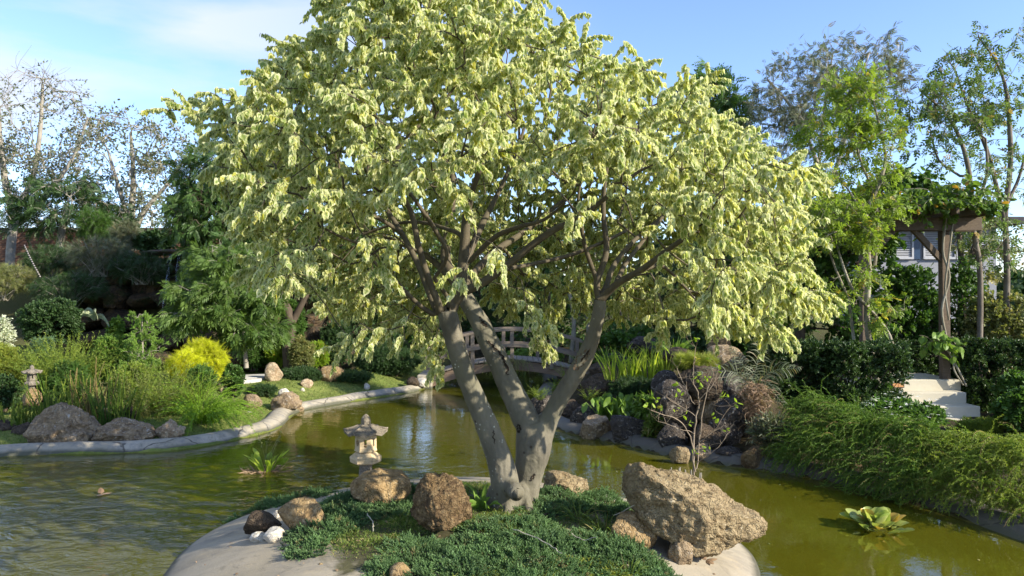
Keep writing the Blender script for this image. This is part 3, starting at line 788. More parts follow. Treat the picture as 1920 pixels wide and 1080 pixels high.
def tube(g, pts, rr, sides=8, cap=False, rnd=0):
    pts = np.asarray(pts, float); n = len(pts)
    tan = nrm(np.gradient(pts, axis=0)); mt = np.abs(tan.mean(0)); ref = np.zeros(3); ref[np.argmin(mt)] = 1
    a = nrm(np.cross(tan, ref)); b = np.cross(tan, a); th = np.arange(sides) * 2 * math.pi / sides
    V = pts[:, None] + (a[:, None] * np.cos(th)[None, :, None] + b[:, None] * np.sin(th)[None, :, None]) * np.asarray(rr)[:, None, None]
    idx = np.arange(n * sides).reshape(n, sides); A0, B0 = idx[:-1], idx[1:]
    Q = np.stack([A0, np.roll(A0, -1, 1), np.roll(B0, -1, 1), B0], -1).reshape(-1, 4)
    V = V.reshape(-1, 3); T = None
    if cap:
        V = np.concatenate([V, pts[:1], pts[-1:]]); k = n * sides
        T = [(k, (i + 1) % sides, i) for i in range(sides)] + [(k + 1, k - sides + i, k - sides + (i + 1) % sides) for i in range(sides)]
    g.add(V, T=T, Q=Q, A=np.tile([0, rnd, 0], (len(V), 1)))
def smooth_path(pts, n=5):
    pts = np.array(pts, float); k = len(pts); ext = np.concatenate([[2 * pts[0] - pts[1]], pts, [2 * pts[-1] - pts[-2]]]); out = []
    for i in range(k - 1):
        p0, p1, p2, p3 = ext[i:i + 4]
        for u in np.arange(n) / n:
            out.append(.5 * ((2 * p1) + (p2 - p0) * u + (2 * p0 - 5 * p1 + 4 * p2 - p3) * u * u + (3 * p1 - p0 - 3 * p2 + p3) * u ** 3))
    out.append(pts[-1]); return np.array(out)
def pxpath(rows, n=5):
    """rows (px, py, D, width_px) -> points and radii"""
    q = np.array([[*P(a, b, d), w / 2 * d / F] for a, b, d, w in rows]); q = smooth_path(q, n)
    return q[:, :3], q[:, 3]
def in_poly(px, py, poly):
    ins = np.zeros(len(px), bool); poly = np.array(poly, float)
    for a, b in zip(poly, np.roll(poly, -1, 0)):
        c = ((a[1] > py) != (b[1] > py)) & (px < (b[0] - a[0]) * (py - a[1]) / (b[1] - a[1] + 1e-12) + a[0]); ins ^= c
    return ins
def to_px(p):
    q = p - np.array([0, 0, CAM_H]); y = q[:, 1] * CP + q[:, 2] * SP; z = -q[:, 1] * SP + q[:, 2] * CP
    return 960 + F * q[:, 0] / y, 540 - F * z / y

# ------------------------------------------------------------------ the variegated tree on the island
BARK = m_bark('tree_bark', (.095, .085, .062), (.19, .172, .125), (.13, .125, .08), vs=(9, 9, 3.5), b=.8, dist=.012, spots=True)
BARK_D = m_bark('branch_bark', (.07, .056, .036), (.125, .104, .068), (.085, .075, .045), vs=(20, 20, 8), b=.5)
base = np.array([*P(960, 955, 5.85)[:2], iz(*P(960, 955, 5.85)[:2])])
mt = empty('variegated_tree', base, 'broad tree with cream-edged heart-shaped leaves and three leaning trunks on the island', 'tree')
stems = {
 'L': [(940, 990, 5.84, 92), (945, 960, 5.82, 72), (948, 920, 5.78, 56), (940, 874, 5.75, 50), (913, 799, 5.7, 43), (890, 745, 5.67, 39), (869, 694, 5.64, 37), (853, 640, 5.6, 36), (842, 600, 5.57, 38), (838, 582, 5.56, 36)],
 'S': [(972, 992, 5.98, 80), (978, 955, 5.98, 58), (984, 925, 5.98, 52), (992, 885, 5.98, 58), (1000, 845, 5.98, 68), (1003, 805, 5.99, 70), (1000, 790, 5.99, 56)],
 'Mi': [(1008, 830, 5.99, 48), (988, 790, 6.0, 50), (968, 749, 6.05, 46), (950, 712, 6.1, 42), (936, 680, 6.13, 41), (916, 640, 6.2, 39), (897, 600, 6.26, 36), (878, 568, 6.3, 32), (866, 545, 6.34, 28)],
 'Rr': [(1006, 850, 5.98, 50), (1018, 810, 5.97, 46), (1033, 778, 5.95, 36), (1052, 742, 5.92, 32), (1080, 700, 5.88, 32), (1103, 655, 5.85, 31), (1117, 612, 5.82, 27), (1124, 580, 5.8, 25), (1125, 562, 5.8, 23)],
}
g = Geo(); paths = {}
for k, rows in stems.items():
    pts, rr = pxpath(rows, 5); paths[k] = (pts, rr)
    wobr = rr * (1 + .05 * fbm(pts * 5, 2, 3)); tube(g, pts, wobr, 16, cap=True)
for (a, b, d, w, c, e, d2, w2) in [(975, 935, 5.9, 26, 1006, 985, 5.6, 10), (935, 950, 5.85, 30, 905, 990, 5.7, 10), (930, 940, 5.95, 26, 900, 975, 6.1, 8), (955, 945, 5.8, 28, 945, 1000, 5.5, 12), (990, 930, 6, 26, 1020, 960, 6.2, 8)]:
    pts, rr = pxpath([(a, b - 25, d, w), ((a + c) / 2, (b + e) / 2 - 6, (d + d2) / 2, (w + w2) / 2 + 4), (c, e, d2, w2)], 4); tube(g, pts, rr, 10, cap=True)
pts, rr = pxpath([(946, 895, 5.76, 36), (957, 912, 5.68, 34), (967, 922, 5.58, 30), (969, 925, 5.555, 25)], 4); tube(g, pts, rr, 14, cap=True)
tr = g.obj('trunk', BARK, mt)
md = tr.modifiers.new('r', 'REMESH'); md.mode = 'VOXEL'; md.voxel_size = .0085; md.use_smooth_shade = True
ms_ = tr.modifiers.new('s', 'SMOOTH'); ms_.iterations = 8; ms_.factor = .6
bpy.context.view_layer.update()
dg = bpy.context.evaluated_depsgraph_get(); me2 = bpy.data.meshes.new_from_object(tr.evaluated_get(dg)); tr.modifiers.clear(); tr.data = me2
co = np.zeros(len(me2.vertices) * 3, np.float32); me2.vertices.foreach_get('co', co); co = co.reshape(-1, 3).astype(float)
nn = np.zeros(len(me2.vertices) * 3, np.float32); me2.vertices.foreach_get('normal', nn); nn = nn.reshape(-1, 3)
disp = fbm(co * np.array([9, 9, 3]), 3, 2) * .0050 + fbm(co * np.array([30, 30, 16]), 3, 6, .6, True) * .0018
# healed scars where twigs were cut
r = rng(8); pick = r.integers(0, len(co), 46)
for j in pick:
    dd = np.linalg.norm((co - co[j]) * [1, 1, .7], axis=1); s_ = r.uniform(.008, .02)
    disp += np.exp(-(dd / s_) ** 2) * r.uniform(-.010, .008)
co = co + nn * disp[:, None]; me2.vertices.foreach_set('co', co.astype(np.float32).ravel()); me2.update()
me2.polygons.foreach_set('use_smooth', np.ones(len(me2.polygons), bool))
if not me2.materials: me2.materials.append(BARK)
bvh = BVHTree.FromPolygons([Vector(v) for v in co + np.array(base)], [p.vertices[:] for p in me2.polygons])
def on_trunk(px, py):
    o = Vector((0, 0, CAM_H)); d = (Vector(P(px, py, 6)) - o).normalized(); h_ = bvh.ray_cast(o, d); return h_[0], h_[1]
def scar(name, line, w, mat, seed, lift=.004, jag=.7):
    """an irregular strip of split bark following the trunk surface"""
    r = rng(seed); q = smooth_path([(a, b, 0) for a, b in line], 7); L_, Rt = [], []; n = len(q)
    for i, p in enumerate(q):
        jx = r.normal(0, 1.3); t = i / (n - 1); wd = w * (math.sin(math.pi * (.06 + .88 * t)) ** .5) * (1 - jag / 2 + r.uniform(0, jag))
        a_, na = on_trunk(p[0] - wd + jx, p[1]); b_, nb = on_trunk(p[0] + wd + jx, p[1] + r.normal(0, .8))
        if a_ is None or b_ is None: continue
        L_.append(np.array(a_ + na * lift)); Rt.append(np.array(b_ + nb * lift))
    if len(L_) < 3: return
    L_, Rt = np.array(L_), np.array(Rt); mid = (L_ + Rt) / 2 - np.array([0, -.004, 0]); n = len(L_)
    back = np.array([0, .012, 0]); g = Geo(); V = np.stack([L_ + back, L_, mid, Rt, Rt + back], 1); idx = np.arange(n * 5).reshape(n, 5)
    g.add(V.reshape(-1, 3), Q=np.concatenate([np.stack([idx[:-1, k], idx[:-1, k + 1], idx[1:, k + 1], idx[1:, k]], -1) for k in range(4)]))
    return g.obj(name, mat, mt)
SCAR_D = m_plain('bark_split_dark', (.012, .009, .006), (.035, .022, .012), 60, b=.6)
SCAR_P = m_plain('bark_lip_pale', (.20, .17, .12), (.27, .235, .17), 50, b=.6)
SCAR_B = m_plain('bark_wound_brown', (.10, .065, .04), (.17, .115, .07), 55, b=1, dist=.006, vs=(1, 1, .25))
scar('bark_lip', [(914, 636), (926, 652), (938, 668), (948, 684), (956, 706)], 5.0, SCAR_P, 3, .003)
scar('bark_split', [(914, 638), (926, 652), (938, 664), (946, 682), (953, 704)], 2.2, SCAR_D, 4, .0065)
scar('bark_split', [(902, 600), (908, 608), (915, 614)], 2.4, SCAR_D, 5, .006)
scar('bark_wound', [(1102, 655), (1094, 668), (1086, 682), (1078, 694)], 8.5, SCAR_B, 6, .004, .5)
scar('bark_split', [(1105, 656), (1097, 668), (1090, 678)], 1.8, SCAR_D, 7, .009)
scar('bark_split', [(972, 796), (974, 804), (973, 812)], 3.4, SCAR_D, 9, .004)
scar('bark_split', [(1002, 888), (999, 896), (995, 902)], 2.6, SCAR_D, 10, .004)
scar('bark_split', [(925, 806), (926, 818), (927, 832)], .8, SCAR_D, 11, .004, .4)
# sawn branch stub
c0 = P(970, 926, 5.545); fwd = nrm(P(970, 926, 5.545) - P(957, 912, 5.68)); g = Geo()
tube(g, [c0 - fwd * .05, c0 - fwd * .01, c0 + fwd * .006, c0 + fwd * .010, c0 + fwd * .003], [.058, .060, .054, .046, .036], 18)
ring = g.obj('stub_collar', BARK, mt, smooth=True)
g = Geo(); tube(g, [c0 - fwd * .02, c0 + fwd * .004], [.040, .036], 18, cap=True)
g.obj('sawn_wood', m_plain('sawn_wood', (.30, .17, .08), (.20, .11, .05), 30, b=.6), mt)

sk = Skel()
sk.poly([paths['L'][0][-1]], None, .07, .07); rootL = 0
def limb(rows, parent, n=4):
    pts, rr = pxpath(rows, n)
    ids = sk.poly(pts[1:] if parent is not None else pts, parent if parent is not None else 0, 0, 0)
    for i, q in zip(ids, rr[1:]): sk.mr[i] = q * .95
    return ids
# other stem tops enter as nodes hanging off the root (their joining piece is not meshed)
def stemtop(key):
    sk.P.append(paths[key][0][-1]); sk.par.append(-1); sk.pl.append(0); sk.mr.append(paths[key][1][-1] * .95); return len(sk.P) - 1
rootM = stemtop('Mi'); rootR = stemtop('Rr')
c1 = limb([(842, 590, 5.57, 30), (852, 565, 5.57, 25), (863, 540, 5.58, 23), (868, 500, 5.6, 22), (872, 450, 5.62, 20), (875, 405, 5.6, 17), (885, 360, 5.5, 13), (905, 300, 5.4, 9), (915, 240, 5.3, 6)], rootL)
c1b = limb([(870, 500, 5.6, 15), (890, 450, 5.7, 14), (908, 412, 5.8, 13), (930, 370, 5.9, 10), (962, 300, 6.0, 8), (985, 235, 6.1, 5)], sk.near(P(869, 497, 5.6)))
limb([(876, 495, 5.6, 12), (905, 465, 5.5, 11), (935, 440, 5.4, 10), (975, 425, 5.3, 9), (1020, 412, 5.2, 7), (1060, 380, 5.1, 5)], sk.near(P(870, 490, 5.6)))
limb([(858, 552, 5.57, 22), (885, 540, 5.5, 18), (910, 527, 5.45, 17), (957, 493, 5.35, 16), (997, 460, 5.3, 15), (1037, 432, 5.25, 14), (1073, 415, 5.2, 11), (1115, 388, 5.15, 10), (1160, 350, 5.1, 8), (1200, 320, 5.1, 6)], sk.near(P(850, 570, 5.57)))
limb([(935, 507, 5.38, 9), (1007, 493, 5.6, 8), (1073, 477, 5.8, 8), (1133, 453, 5.9, 7), (1175, 432, 6.0, 6)], sk.near(P(925, 515, 5.4)))
limb([(825, 592, 5.57, 20), (822, 570, 5.5, 15), (802, 520, 5.45, 14), (785, 462, 5.4, 12), (773, 405, 5.4, 11), (757, 370, 5.35, 9), (735, 325, 5.3, 7)], rootL)
limb([(822, 590, 5.57, 15), (805, 550, 5.6, 13), (787, 503, 5.7, 12), (755, 440, 5.8, 11), (720, 385, 5.9, 9), (690, 335, 6.0, 7)], rootL)
limb([(818, 592, 5.57, 12), (790, 575, 5.5, 9), (765, 552, 5.4, 9), (733, 518, 5.3, 8), (700, 490, 5.2, 6)], rootL)
limb([(757, 440, 5.8, 9), (720, 415, 5.7, 8), (690, 400, 5.6, 8), (655, 386, 5.5, 7), (615, 368, 5.4, 6), (560, 350, 5.3, 5)], sk.near(P(757, 440, 5.8)))
limb([(868, 440, 5.62, 9), (830, 427, 5.9, 8), (790, 417, 6.1, 7), (740, 420, 6.3, 6), (680, 440, 6.4, 5)], sk.near(P(872, 445, 5.62)))
limb([(805, 535, 5.45, 8), (838, 480, 5.2, 8), (815, 430, 5.1, 9), (785, 385, 5.0, 8), (760, 350, 5.0, 5)], sk.near(P(850, 570, 5.57)))
limb([(840, 510, 6.5, 24), (835, 470, 6.7, 20), (845, 410, 6.9, 17), (850, 350, 7.1, 13), (840, 270, 7.3, 8)], rootM)
limb([(845, 520, 6.5, 14), (800, 480, 6.9, 12), (740, 450, 7.2, 9), (660, 430, 7.5, 7)], rootM)
limb([(880, 520, 6.5, 16), (930, 470, 6.9, 14), (990, 430, 7.2, 11), (1050, 380, 7.5, 8)], rootM)
limb([(1120, 550, 5.8, 15), (1120, 527, 5.8, 13), (1137, 470, 5.85, 12), (1131, 395, 5.9, 10), (1136, 330, 5.9, 7), (1150, 260, 5.9, 5)], rootR)
limb([(1117, 520, 5.8, 9), (1100, 473, 5.75, 9), (1092, 437, 5.7, 8), (1084, 370, 5.6, 6)], sk.near(P(1120, 527, 5.8)))
limb([(1132, 556, 5.8, 16), (1160, 530, 5.7, 14), (1207, 503, 5.6, 13), (1257, 465, 5.5, 11), (1310, 430, 5.4, 8), (1370, 400, 5.3, 6)], rootR)
limb([(1150, 542, 5.75, 11), (1170, 500, 5.95, 9), (1195, 465, 6.1, 8), (1240, 410, 6.3, 7), (1290, 350, 6.5, 5)], sk.near(P(1150, 540, 5.75)))
limb([(1200, 508, 5.6, 9), (1237, 498, 5.7, 8), (1262, 515, 5.8, 6), (1290, 545, 5.9, 5)], sk.near(P(1200, 508, 5.6)))
limb([(1135, 545, 5.8, 12), (1150, 500, 6.2, 11), (1190, 450, 6.6, 9), (1250, 400, 7.0, 7)], rootR)
nlimb = len(sk.P)

crown_outline = [(300, 212), (318, 196), (352, 205), (388, 168), (440, 178), (478, 132), (520, 86), (566, 62), (600, 22), (590, -20), (620, -90), (800, -130), (1010, -60), (1010, 30), (1075, 28), (1110, 78), (1180, 95),
 (1240, 120), (1262, 160), (1320, 128), (1345, 150), (1330, 190), (1400, 232), (1440, 262), (1452, 305), (1560, 318), (1565, 345), (1490, 352), (1500, 385), (1525, 450), (1548, 520), (1562, 590), (1520, 618), (1460, 655), (1425, 648), (1395, 612), (1350, 640), (1300, 610), (1240, 612),
 (1185, 628), (1110, 600), (1060, 600), (1005, 645), (985, 610), (930, 592), (905, 545), (860, 540), (848, 590), (815, 592), (822, 640), (842, 705), (815, 712), (795, 690), (790, 610), (772, 665), (755, 668), (745, 610), (725, 660), (700, 650), (650, 680), (625, 672), (650, 610), (598, 605), (560, 548), (505, 532),
 (470, 520), (445, 508), (480, 470), (420, 412), (412, 372), (378, 340), (372, 292), (420, 262), (384, 240), (384, 214)]
r = rng(21); T_ = []
while len(T_) < 1900:
    u = r.normal(0, 1, (6000, 3)); u = nrm(u) * (r.uniform(0, 1, (6000, 1)) ** .30)
    p = np.array([.0, 6.05, 2.72]) + u * np.array([2.95, 2.3, 2.0])
    X, Y = to_px(p); ax, ay = X - 950, Y - 330; kx = 1 + 22 / np.hypot(ax, ay); ok = in_poly(950 + ax * kx, 330 + ay * kx, crown_outline)
    rho = np.linalg.norm(u, axis=1)
    front = (p[:, 1] < 6.5) & (X > 620) & (X < 1300) & (Y > 300 + .35 * np.abs(X - 940)) & (rho < 1.1)
    ok &= ~front | (r.uniform(0, 1, 6000) < .05)
    ok &= (rho > .62) | (r.uniform(0, 1, 6000) < .30)
    low = (p[:, 2] < 1.9) & (p[:, 1] < 7.0); ok &= ~low | (rho > .55)
    T_ += list(p[ok][:160])
back = []
while len(back) < 300:
    u = nrm(r.normal(0, 1, (3000, 3))); u[:, 1] = np.abs(u[:, 1]); p = np.array([.0, 6.05, 2.72]) + u * r.uniform(.78, 1, (3000, 1)) * np.array([2.95, 2.4, 2.0])
    X, Y = to_px(p); ok = (X > 600) & (X < 1330) & (Y > 290) & (Y < 585) & (p[:, 1] > 7.0); back += list(p[ok])
T_ = np.array(T_ + back[:300])
# outlying shoots the photo shows against the sky and below the crown
extra = [(312, 208, 5.2), (345, 208, 5.2), (372, 214, 5.3), (405, 182, 5.3), (440, 190, 5.3), (490, 150, 5.4), (540, 95, 5.4), (605, 15, 5.5), (625, 5, 5.5), (990, 5, 5.6), (965, -10, 5.6), (1070, 38, 5.7), (1050, 60, 5.7),
 (1330, 145, 6.2), (1310, 165, 6.2), (1400, 600, 5.2), (1440, 630, 4.9), (1445, 600, 4.9), (1540, 340, 5.4), (1500, 335, 5.4), (1450, 330, 5.4), (640, 655, 5.4), (655, 630, 5.4), (700, 620, 5.2), (760, 640, 5.3), (758, 610, 5.3), (815, 640, 6.0), (820, 670, 6.0), (826, 690, 6.0),
 (1010, 600, 4.9), (1030, 620, 4.8), (990, 590, 4.9), (900, 240, 4.0), (915, 225, 4.0), (470, 505, 5.0), (500, 490, 5.0), (540, 520, 5.1), (1250, 600, 5.1), (1230, 625, 5.1), (880, 380, 4.2), (860, 370, 4.2), (700, 460, 4.3), (730, 470, 4.3), (720, 500, 4.4), (1290, 480, 4.2), (1330, 380, 4.1), (1020, 660, 6.3), (1025, 640, 6.3), (1000, 630, 6.2)]
T_ = np.concatenate([T_, [P(*e) for e in extra]])
tips = sk.grow(T_, r, k=.30, seg=.22, arch=.10, wob=.022)
g = Geo(); sk.mesh(g, tip=.0033, expo=.345, sides=(9, 5), skip=0)
for i in tips: pass
# fine twigs at every tip, carrying drooping leaves
Pn = np.array(sk.P); par = np.array(sk.par); tipP = Pn[tips]; td = nrm(tipP - Pn[par[tips]])
k_ = 4; bp = np.repeat(tipP, k_, 0) - np.repeat(td, k_, 0) * r.uniform(0, .10, (len(tipP) * k_, 1))
dd = np.repeat(td, k_, 0) * .55 + r.normal(0, .55, (len(bp), 3)) + nrm(bp - np.array([0, 6, 2.2])) * .45
tw = polys(bp, dd, r.uniform(.10, .24, len(bp)), 5, droop=1.1, jit=.12, r=r)
tubes(g, tw, .0026, .0012, 3)
g.obj('branches', BARK_D, mt, smooth=True)
leaf = Geo()
leaves_on(leaf, tw, 26, TH, .0365, r, along=.15, side=.55, down=.95, upn=.15, tmin=.15, tmax=1.0, sj=.35, nj=.75, rnd_poly=.25)
crown = leaf.obj('crown', m_varieg('variegated_leaf'), mt, smooth=False)
# ------------------------------------------------------------------ plants: builders
L_DK = m_leaf('leaf_dark_glossy', (.028, .060, .016), (.055, .10, .024), c3=(.10, .16, .045), p3=.88, trans=.2, rough=.4, spec=.35)
L_DK2 = m_leaf('leaf_dark', (.030, .065, .018), (.055, .105, .03), trans=.25, rough=.5)
L_MID = m_leaf('leaf_mid_green', (.055, .12, .022), (.10, .19, .035), trans=.35)
L_LT = m_leaf('leaf_light_green', (.13, .23, .040), (.20, .31, .055), trans=.4)
L_LIME = m_leaf('leaf_lime', (.20, .32, .025), (.31, .42, .04), c3=(.42, .36, .05), p3=.95, trans=.45)
L_YEL = m_leaf('leaf_golden', (.46, .50, .02), (.62, .62, .03), trans=.4)
L_YG = m_leaf('leaf_yellow_green', (.22, .27, .04), (.33, .36, .06), trans=.4)
L_BG = m_leaf('leaf_blue_green', (.08, .15, .07), (.13, .21, .10), trans=.25)
L_GG = m_leaf('leaf_grey_green', (.10, .125, .07), (.16, .18, .10), c3=(.24, .20, .10), p3=.9, trans=.3)
L_OLV = m_leaf('leaf_olive', (.14, .17, .05), (.24, .25, .09), c3=(.36, .32, .12), p3=.9, trans=.35)
L_SIL = m_leaf('leaf_silver', (.46, .50, .36), (.62, .64, .5), trans=.3)
L_JUN = m_leaf('leaf_juniper', (.040, .095, .038), (.085, .16, .055), c3=(.20, .15, .07), p3=.965, trans=.25, tipc=(.20, .31, .11), rough=.6)
L_EVG = m_leaf('leaf_evergreen', (.038, .082, .02), (.075, .14, .03), trans=.3)
L_BAM = m_leaf('leaf_bamboo', (.075, .14, .03), (.14, .215, .045), trans=.4)
L_FERN = m_leaf('leaf_fern', (.055, .125, .018), (.16, .26, .035), trans=.4, rough=.6)
L_FERN2 = m_leaf('leaf_fern_gold', (.11, .19, .025), (.29, .34, .05), trans=.4, rough=.6)
L_STALK = m_leaf('leaf_brown_stalk', (.17, .15, .05), (.30, .21, .08), c3=(.14, .20, .04), p3=.5, trans=.2, rough=.7)
L_DEAD = m_leaf('leaf_dead', (.22, .14, .085), (.38, .27, .17), trans=.25, rough=.8)
L_GRASS = m_leaf('grass_blade', (.09, .15, .025), (.17, .23, .045), c3=(.34, .30, .12), p3=.88, trans=.4)
L_IRIS = m_leaf('leaf_iris', (.26, .36, .035), (.40, .46, .07), trans=.5, tcol=1.5)
L_VINE = m_leaf('leaf_vine', (.08, .15, .025), (.16, .24, .04), c3=(.42, .24, .04), p3=.95, trans=.4, rough=.4)
L_FLOW = m_leaf('petal_white', (.72, .72, .66), (.80, .80, .76), trans=.3)
L_WATER = m_leaf('leaf_water_lettuce', (.24, .33, .07), (.44, .47, .15), c3=(.50, .34, .08), p3=.86, trans=.35, rough=.35)
B_GRY = m_bark('bark_grey', (.24, .22, .18), (.36, .33, .27), (.16, .14, .11), vs=(12, 12, 4))
B_DRK = m_bark('bark_dark', (.06, .045, .03), (.11, .085, .06), vs=(12, 12, 4))
B_PAL = m_bark('bark_pale', (.34, .31, .24), (.46, .42, .33), (.26, .24, .19), vs=(10, 10, 4))
B_MOT = m_bark('bark_mottled', (.30, .27, .19), (.13, .115, .08), (.36, .34, .27), vs=(10, 10, 6))
T_TUFT = t_tuft(14, 1, t_needle(.10)); T_TUFTL = t_tuft(9, 2, t_lance(.16), .8, .5); T_WHORL = t_tuft(8, 4, t_oval(.26), .9, .5)
T_PIN = t_pinnate(6, t_lance(.22), .32); T_PINF = t_pinnate(9, t_needle(.05), .30); T_PINL = t_pinnate(3, t_lance(.28), .55, .9)
T_TRI = t_pinnate(2, t_oval(.26), .55, .9)

def spread_bush(name, label, x0, x1, yt, yb, D, mat, T, size, ncl, per=6, cr=.5, dep=.85, cat='shrub', group=None, zb=None, k=3, lump=.2, inner=.25,
                seed=0, bark=None, stem=True, up=.4, down=.0, boxy=0, droop=.6, nj=.6, pw=None, along=.8, side=.8, trunk_r=.012):
    r = rng(seed + int(x0 + x1) + int(D * 10)); xc = P((x0 + x1) / 2, 600, D)[0]; w = (x1 - x0) / 2 * D / F; zt = P(960, yt, D)[2]
    z0 = gz(xc, D) if zb is None else zb
    if yb is not None: z0 = max(z0 - .05, P(960, yb, D)[2]) if zb is None else zb
    h = (zt - z0) / 2; c = np.array([xc, D, z0 + h])
    root = empty(name, (xc, D, z0), label, cat, group)
    u = nrm(r.normal(0, 1, (ncl, 3))); rho = np.where(r.uniform(0, 1, ncl) < inner, r.uniform(.35, .8, ncl), r.uniform(.8, .97, ncl))
    if boxy: u = np.sign(u) * np.abs(u) ** (1 - boxy); u = u / np.maximum(np.abs(u).max(1, keepdims=True), .8)
    lf = 1 + lump * fbm(u * 1.9 + seed, 2, seed + 1)
    R3 = np.array([w, w * dep if pw is None else pw, h])
    tw = min(w, h) * cr
    cl = c + u * np.maximum(R3 - tw * .5, R3 * .5) * (rho * lf)[:, None]
    out = nrm((cl - (c - [0, 0, h * .5])) / R3)
    bp = np.repeat(cl - out * tw * .4, k, 0); dd = np.repeat(out, k, 0) + r.normal(0, .5, (ncl * k, 3)) + np.array([0, 0, up])
    pl = polys(bp, dd, tw * r.uniform(.7, 1.2, ncl * k), 4, droop=droop, jit=.1, r=r)
    g = Geo(); leaves_on(g, pl, per, T, size, r, along=along, side=side, down=down, nj=nj, rnd_poly=.4)
    g.obj('foliage', mat, root)
    g = Geo(); tubes(g, pl[::2], .004, .002, 3)
    if stem:
        m = min(ncl, 26); pick = r.choice(ncl, m, replace=False); b0 = np.array([xc, D, z0 - .05]) + r.normal(0, .12 * w, (m, 3)) * [1, 1, 0]
        sp_ = np.stack([b0, b0 * .55 + cl[pick] * .45 + [0, 0, h * .1], cl[pick]], 1); tubes(g, sp_, trunk_r, .004, 5)
    g.obj('stems', bark or B_DRK, root, smooth=True)
    return root

def plume(name, label, xc, yb, D, mat, hpx, wpx, n, T=None, lsize=.03, per=30, droop=1.0, cone=.6, rb=.3, cat='plant', group=None, lean=(0, 0), nseg=8,
          flat=False, stem=.0022, along=.7, side=.9, seed=0, jit=.06, z0=None, stemmat=None, tmin=.08, taper=.45, upn=.3, lmin=.6, name_f='fronds'):
    r = rng(seed + int(xc * 3 + D * 7)); x = P(xc, 600, D)[0]; z = gz(x, D) if z0 is None else z0
    if yb is not None and z0 is None: z = max(z - .03, P(960, yb, D)[2])
    H = hpx * D / F; W = wpx * D / F / 2
    root = empty(name, (x, D, z), label, cat, group)
    a = r.uniform(0, 2 * math.pi, n); q = np.sqrt(r.uniform(0, 1, n))
    off = np.stack([np.cos(a) * q * W * rb, np.sin(a) * q * W * rb * .8, np.zeros(n)], 1)
    dirs = np.stack([np.cos(a) * q * cone + lean[0], np.sin(a) * q * cone + lean[1], np.ones(n)], 1) + r.normal(0, .08, (n, 3))
    pl = polys(np.array([x, D, z]) + off, dirs, H * r.uniform(lmin, 1.15, n), nseg, droop=droop, jit=jit, r=r)
    g = Geo(); leaves_on(g, pl, per, T or t_needle(.13), lsize, r, along=along, side=side, flat=flat, upn=upn, tmin=tmin, tmax=1, rnd_poly=.6, taper=taper)
    g.obj(name_f, mat, root)
    g = Geo(); tubes(g, pl, stem, stem * .4, 3); g.obj('stems', stemmat or mat, root)
    return root

def blades(name, label, xc, yb, D, mat, hpx, n, width=.008, cone=.35, rb=.08, droop=1.2, cat='plant', group=None, seed=0, z0=None, nseg=7, lean=(0, 0), lmin=.55, part='leaves'):
    r = rng(seed + int(xc + D)); x = P(xc, 600, D)[0]; z = (gz(x, D) if yb is None else P(960, yb, D)[2]) if z0 is None else z0
    a = r.uniform(0, 2 * math.pi, n); q = np.sqrt(r.uniform(0, 1, n))
    off = np.stack([np.cos(a) * q * rb, np.sin(a) * q * rb, np.zeros(n)], 1)
    d = np.stack([np.cos(a) * q * cone + lean[0], np.sin(a) * q * cone + lean[1], np.ones(n)], 1)
    pl = polys(np.array([x, D, z]) + off, d, hpx * D / F * r.uniform(lmin, 1.1, n), nseg, droop=droop * r.uniform(.3, 1.4, n), jit=.05, r=r)
    root = empty(name, (x, D, z), label, cat, group); g = Geo(); ribbons(g, pl, width, r); g.obj(part, mat, root); return root

def tree(name, label, trunks, blobs, mat, T, size, bark, per=6, k=3, tw=.35, seed=0, cat='tree', group=None, tip=.006, down=.3, k_arch=.1, kk=.3, bare=0, nj=.6, along=.7, side=.8, seg=.4,
         expo=.42, upn=.6, wob=.05, droop=.7, base=None, shell=.5, mid=None):
    """trunks: pixel paths; blobs: (px, py, D, rx px, ry px, depth m, n)"""
    r = rng(seed + 77); sk = Skel(); g = Geo(); first = True
    p0 = P(*trunks[0][0][:3]); root = empty(name, p0, label, cat, group)
    for rows in trunks:
        pts, rr = pxpath(rows, 3)
        if first: ids = sk.poly(pts, None, rr[0], rr[0]); first = False; 
        else: j = sk.near(pts[0]); ids = sk.poly(pts if np.linalg.norm(pts[0] - sk.P[j]) > .05 else pts[1:], j)
        for i, q in zip(ids[::-1], rr[::-1]): sk.mr[i] = q
    T_ = []; lfy = []
    for (a, b, D, rx, ry, dp, n) in blobs:
        u = nrm(r.normal(0, 1, (n, 3))) * (r.uniform(shell, 1, (n, 1)) ** .6)
        T_.append(P(a, b, D) + u * np.array([rx * D / F, dp, ry * D / F]))
    T_ = np.concatenate(T_); tips = sk.grow(T_, r, k=kk, seg=seg, arch=k_arch, wob=wob)
    sk.mesh(g, tip=tip, expo=expo, sides=(8, 4))
    Pn = np.array(sk.P); par = np.array(sk.par); tp = Pn[tips]; td = nrm(tp - Pn[par[tips]])
    _, ty = to_px(tp)
    bp = np.repeat(tp, k, 0) - np.repeat(td, k, 0) * r.uniform(0, tw * .6, (len(tp) * k, 1))
    dd = np.repeat(td, k, 0) * .8 + r.normal(0, .5, (len(bp), 3))
    pl = polys(bp, dd, tw * r.uniform(.5, 1.2, len(bp)), 4, droop=droop, jit=.12, r=r); tubes(g, pl, tip * .8, tip * .35, 3)
    g.obj('trunk', bark, root, smooth=True)
    keep = np.ones(len(pl), bool)
    if bare: keep = (np.repeat(ty, k) > bare + r.normal(0, 35, len(pl))) | (r.uniform(0, 1, len(pl)) < .08)
    g = Geo(); leaves_on(g, pl[keep], per, T, size, r, along=along, side=side, down=down, upn=upn, nj=nj, rnd_poly=.4)
    g.obj('crown', mat, root)
    return root
L_MID2 = m_leaf('leaf_open_tree', (.09, .15, .04), (.16, .23, .06), c3=(.40, .28, .08), p3=.96, trans=.35)
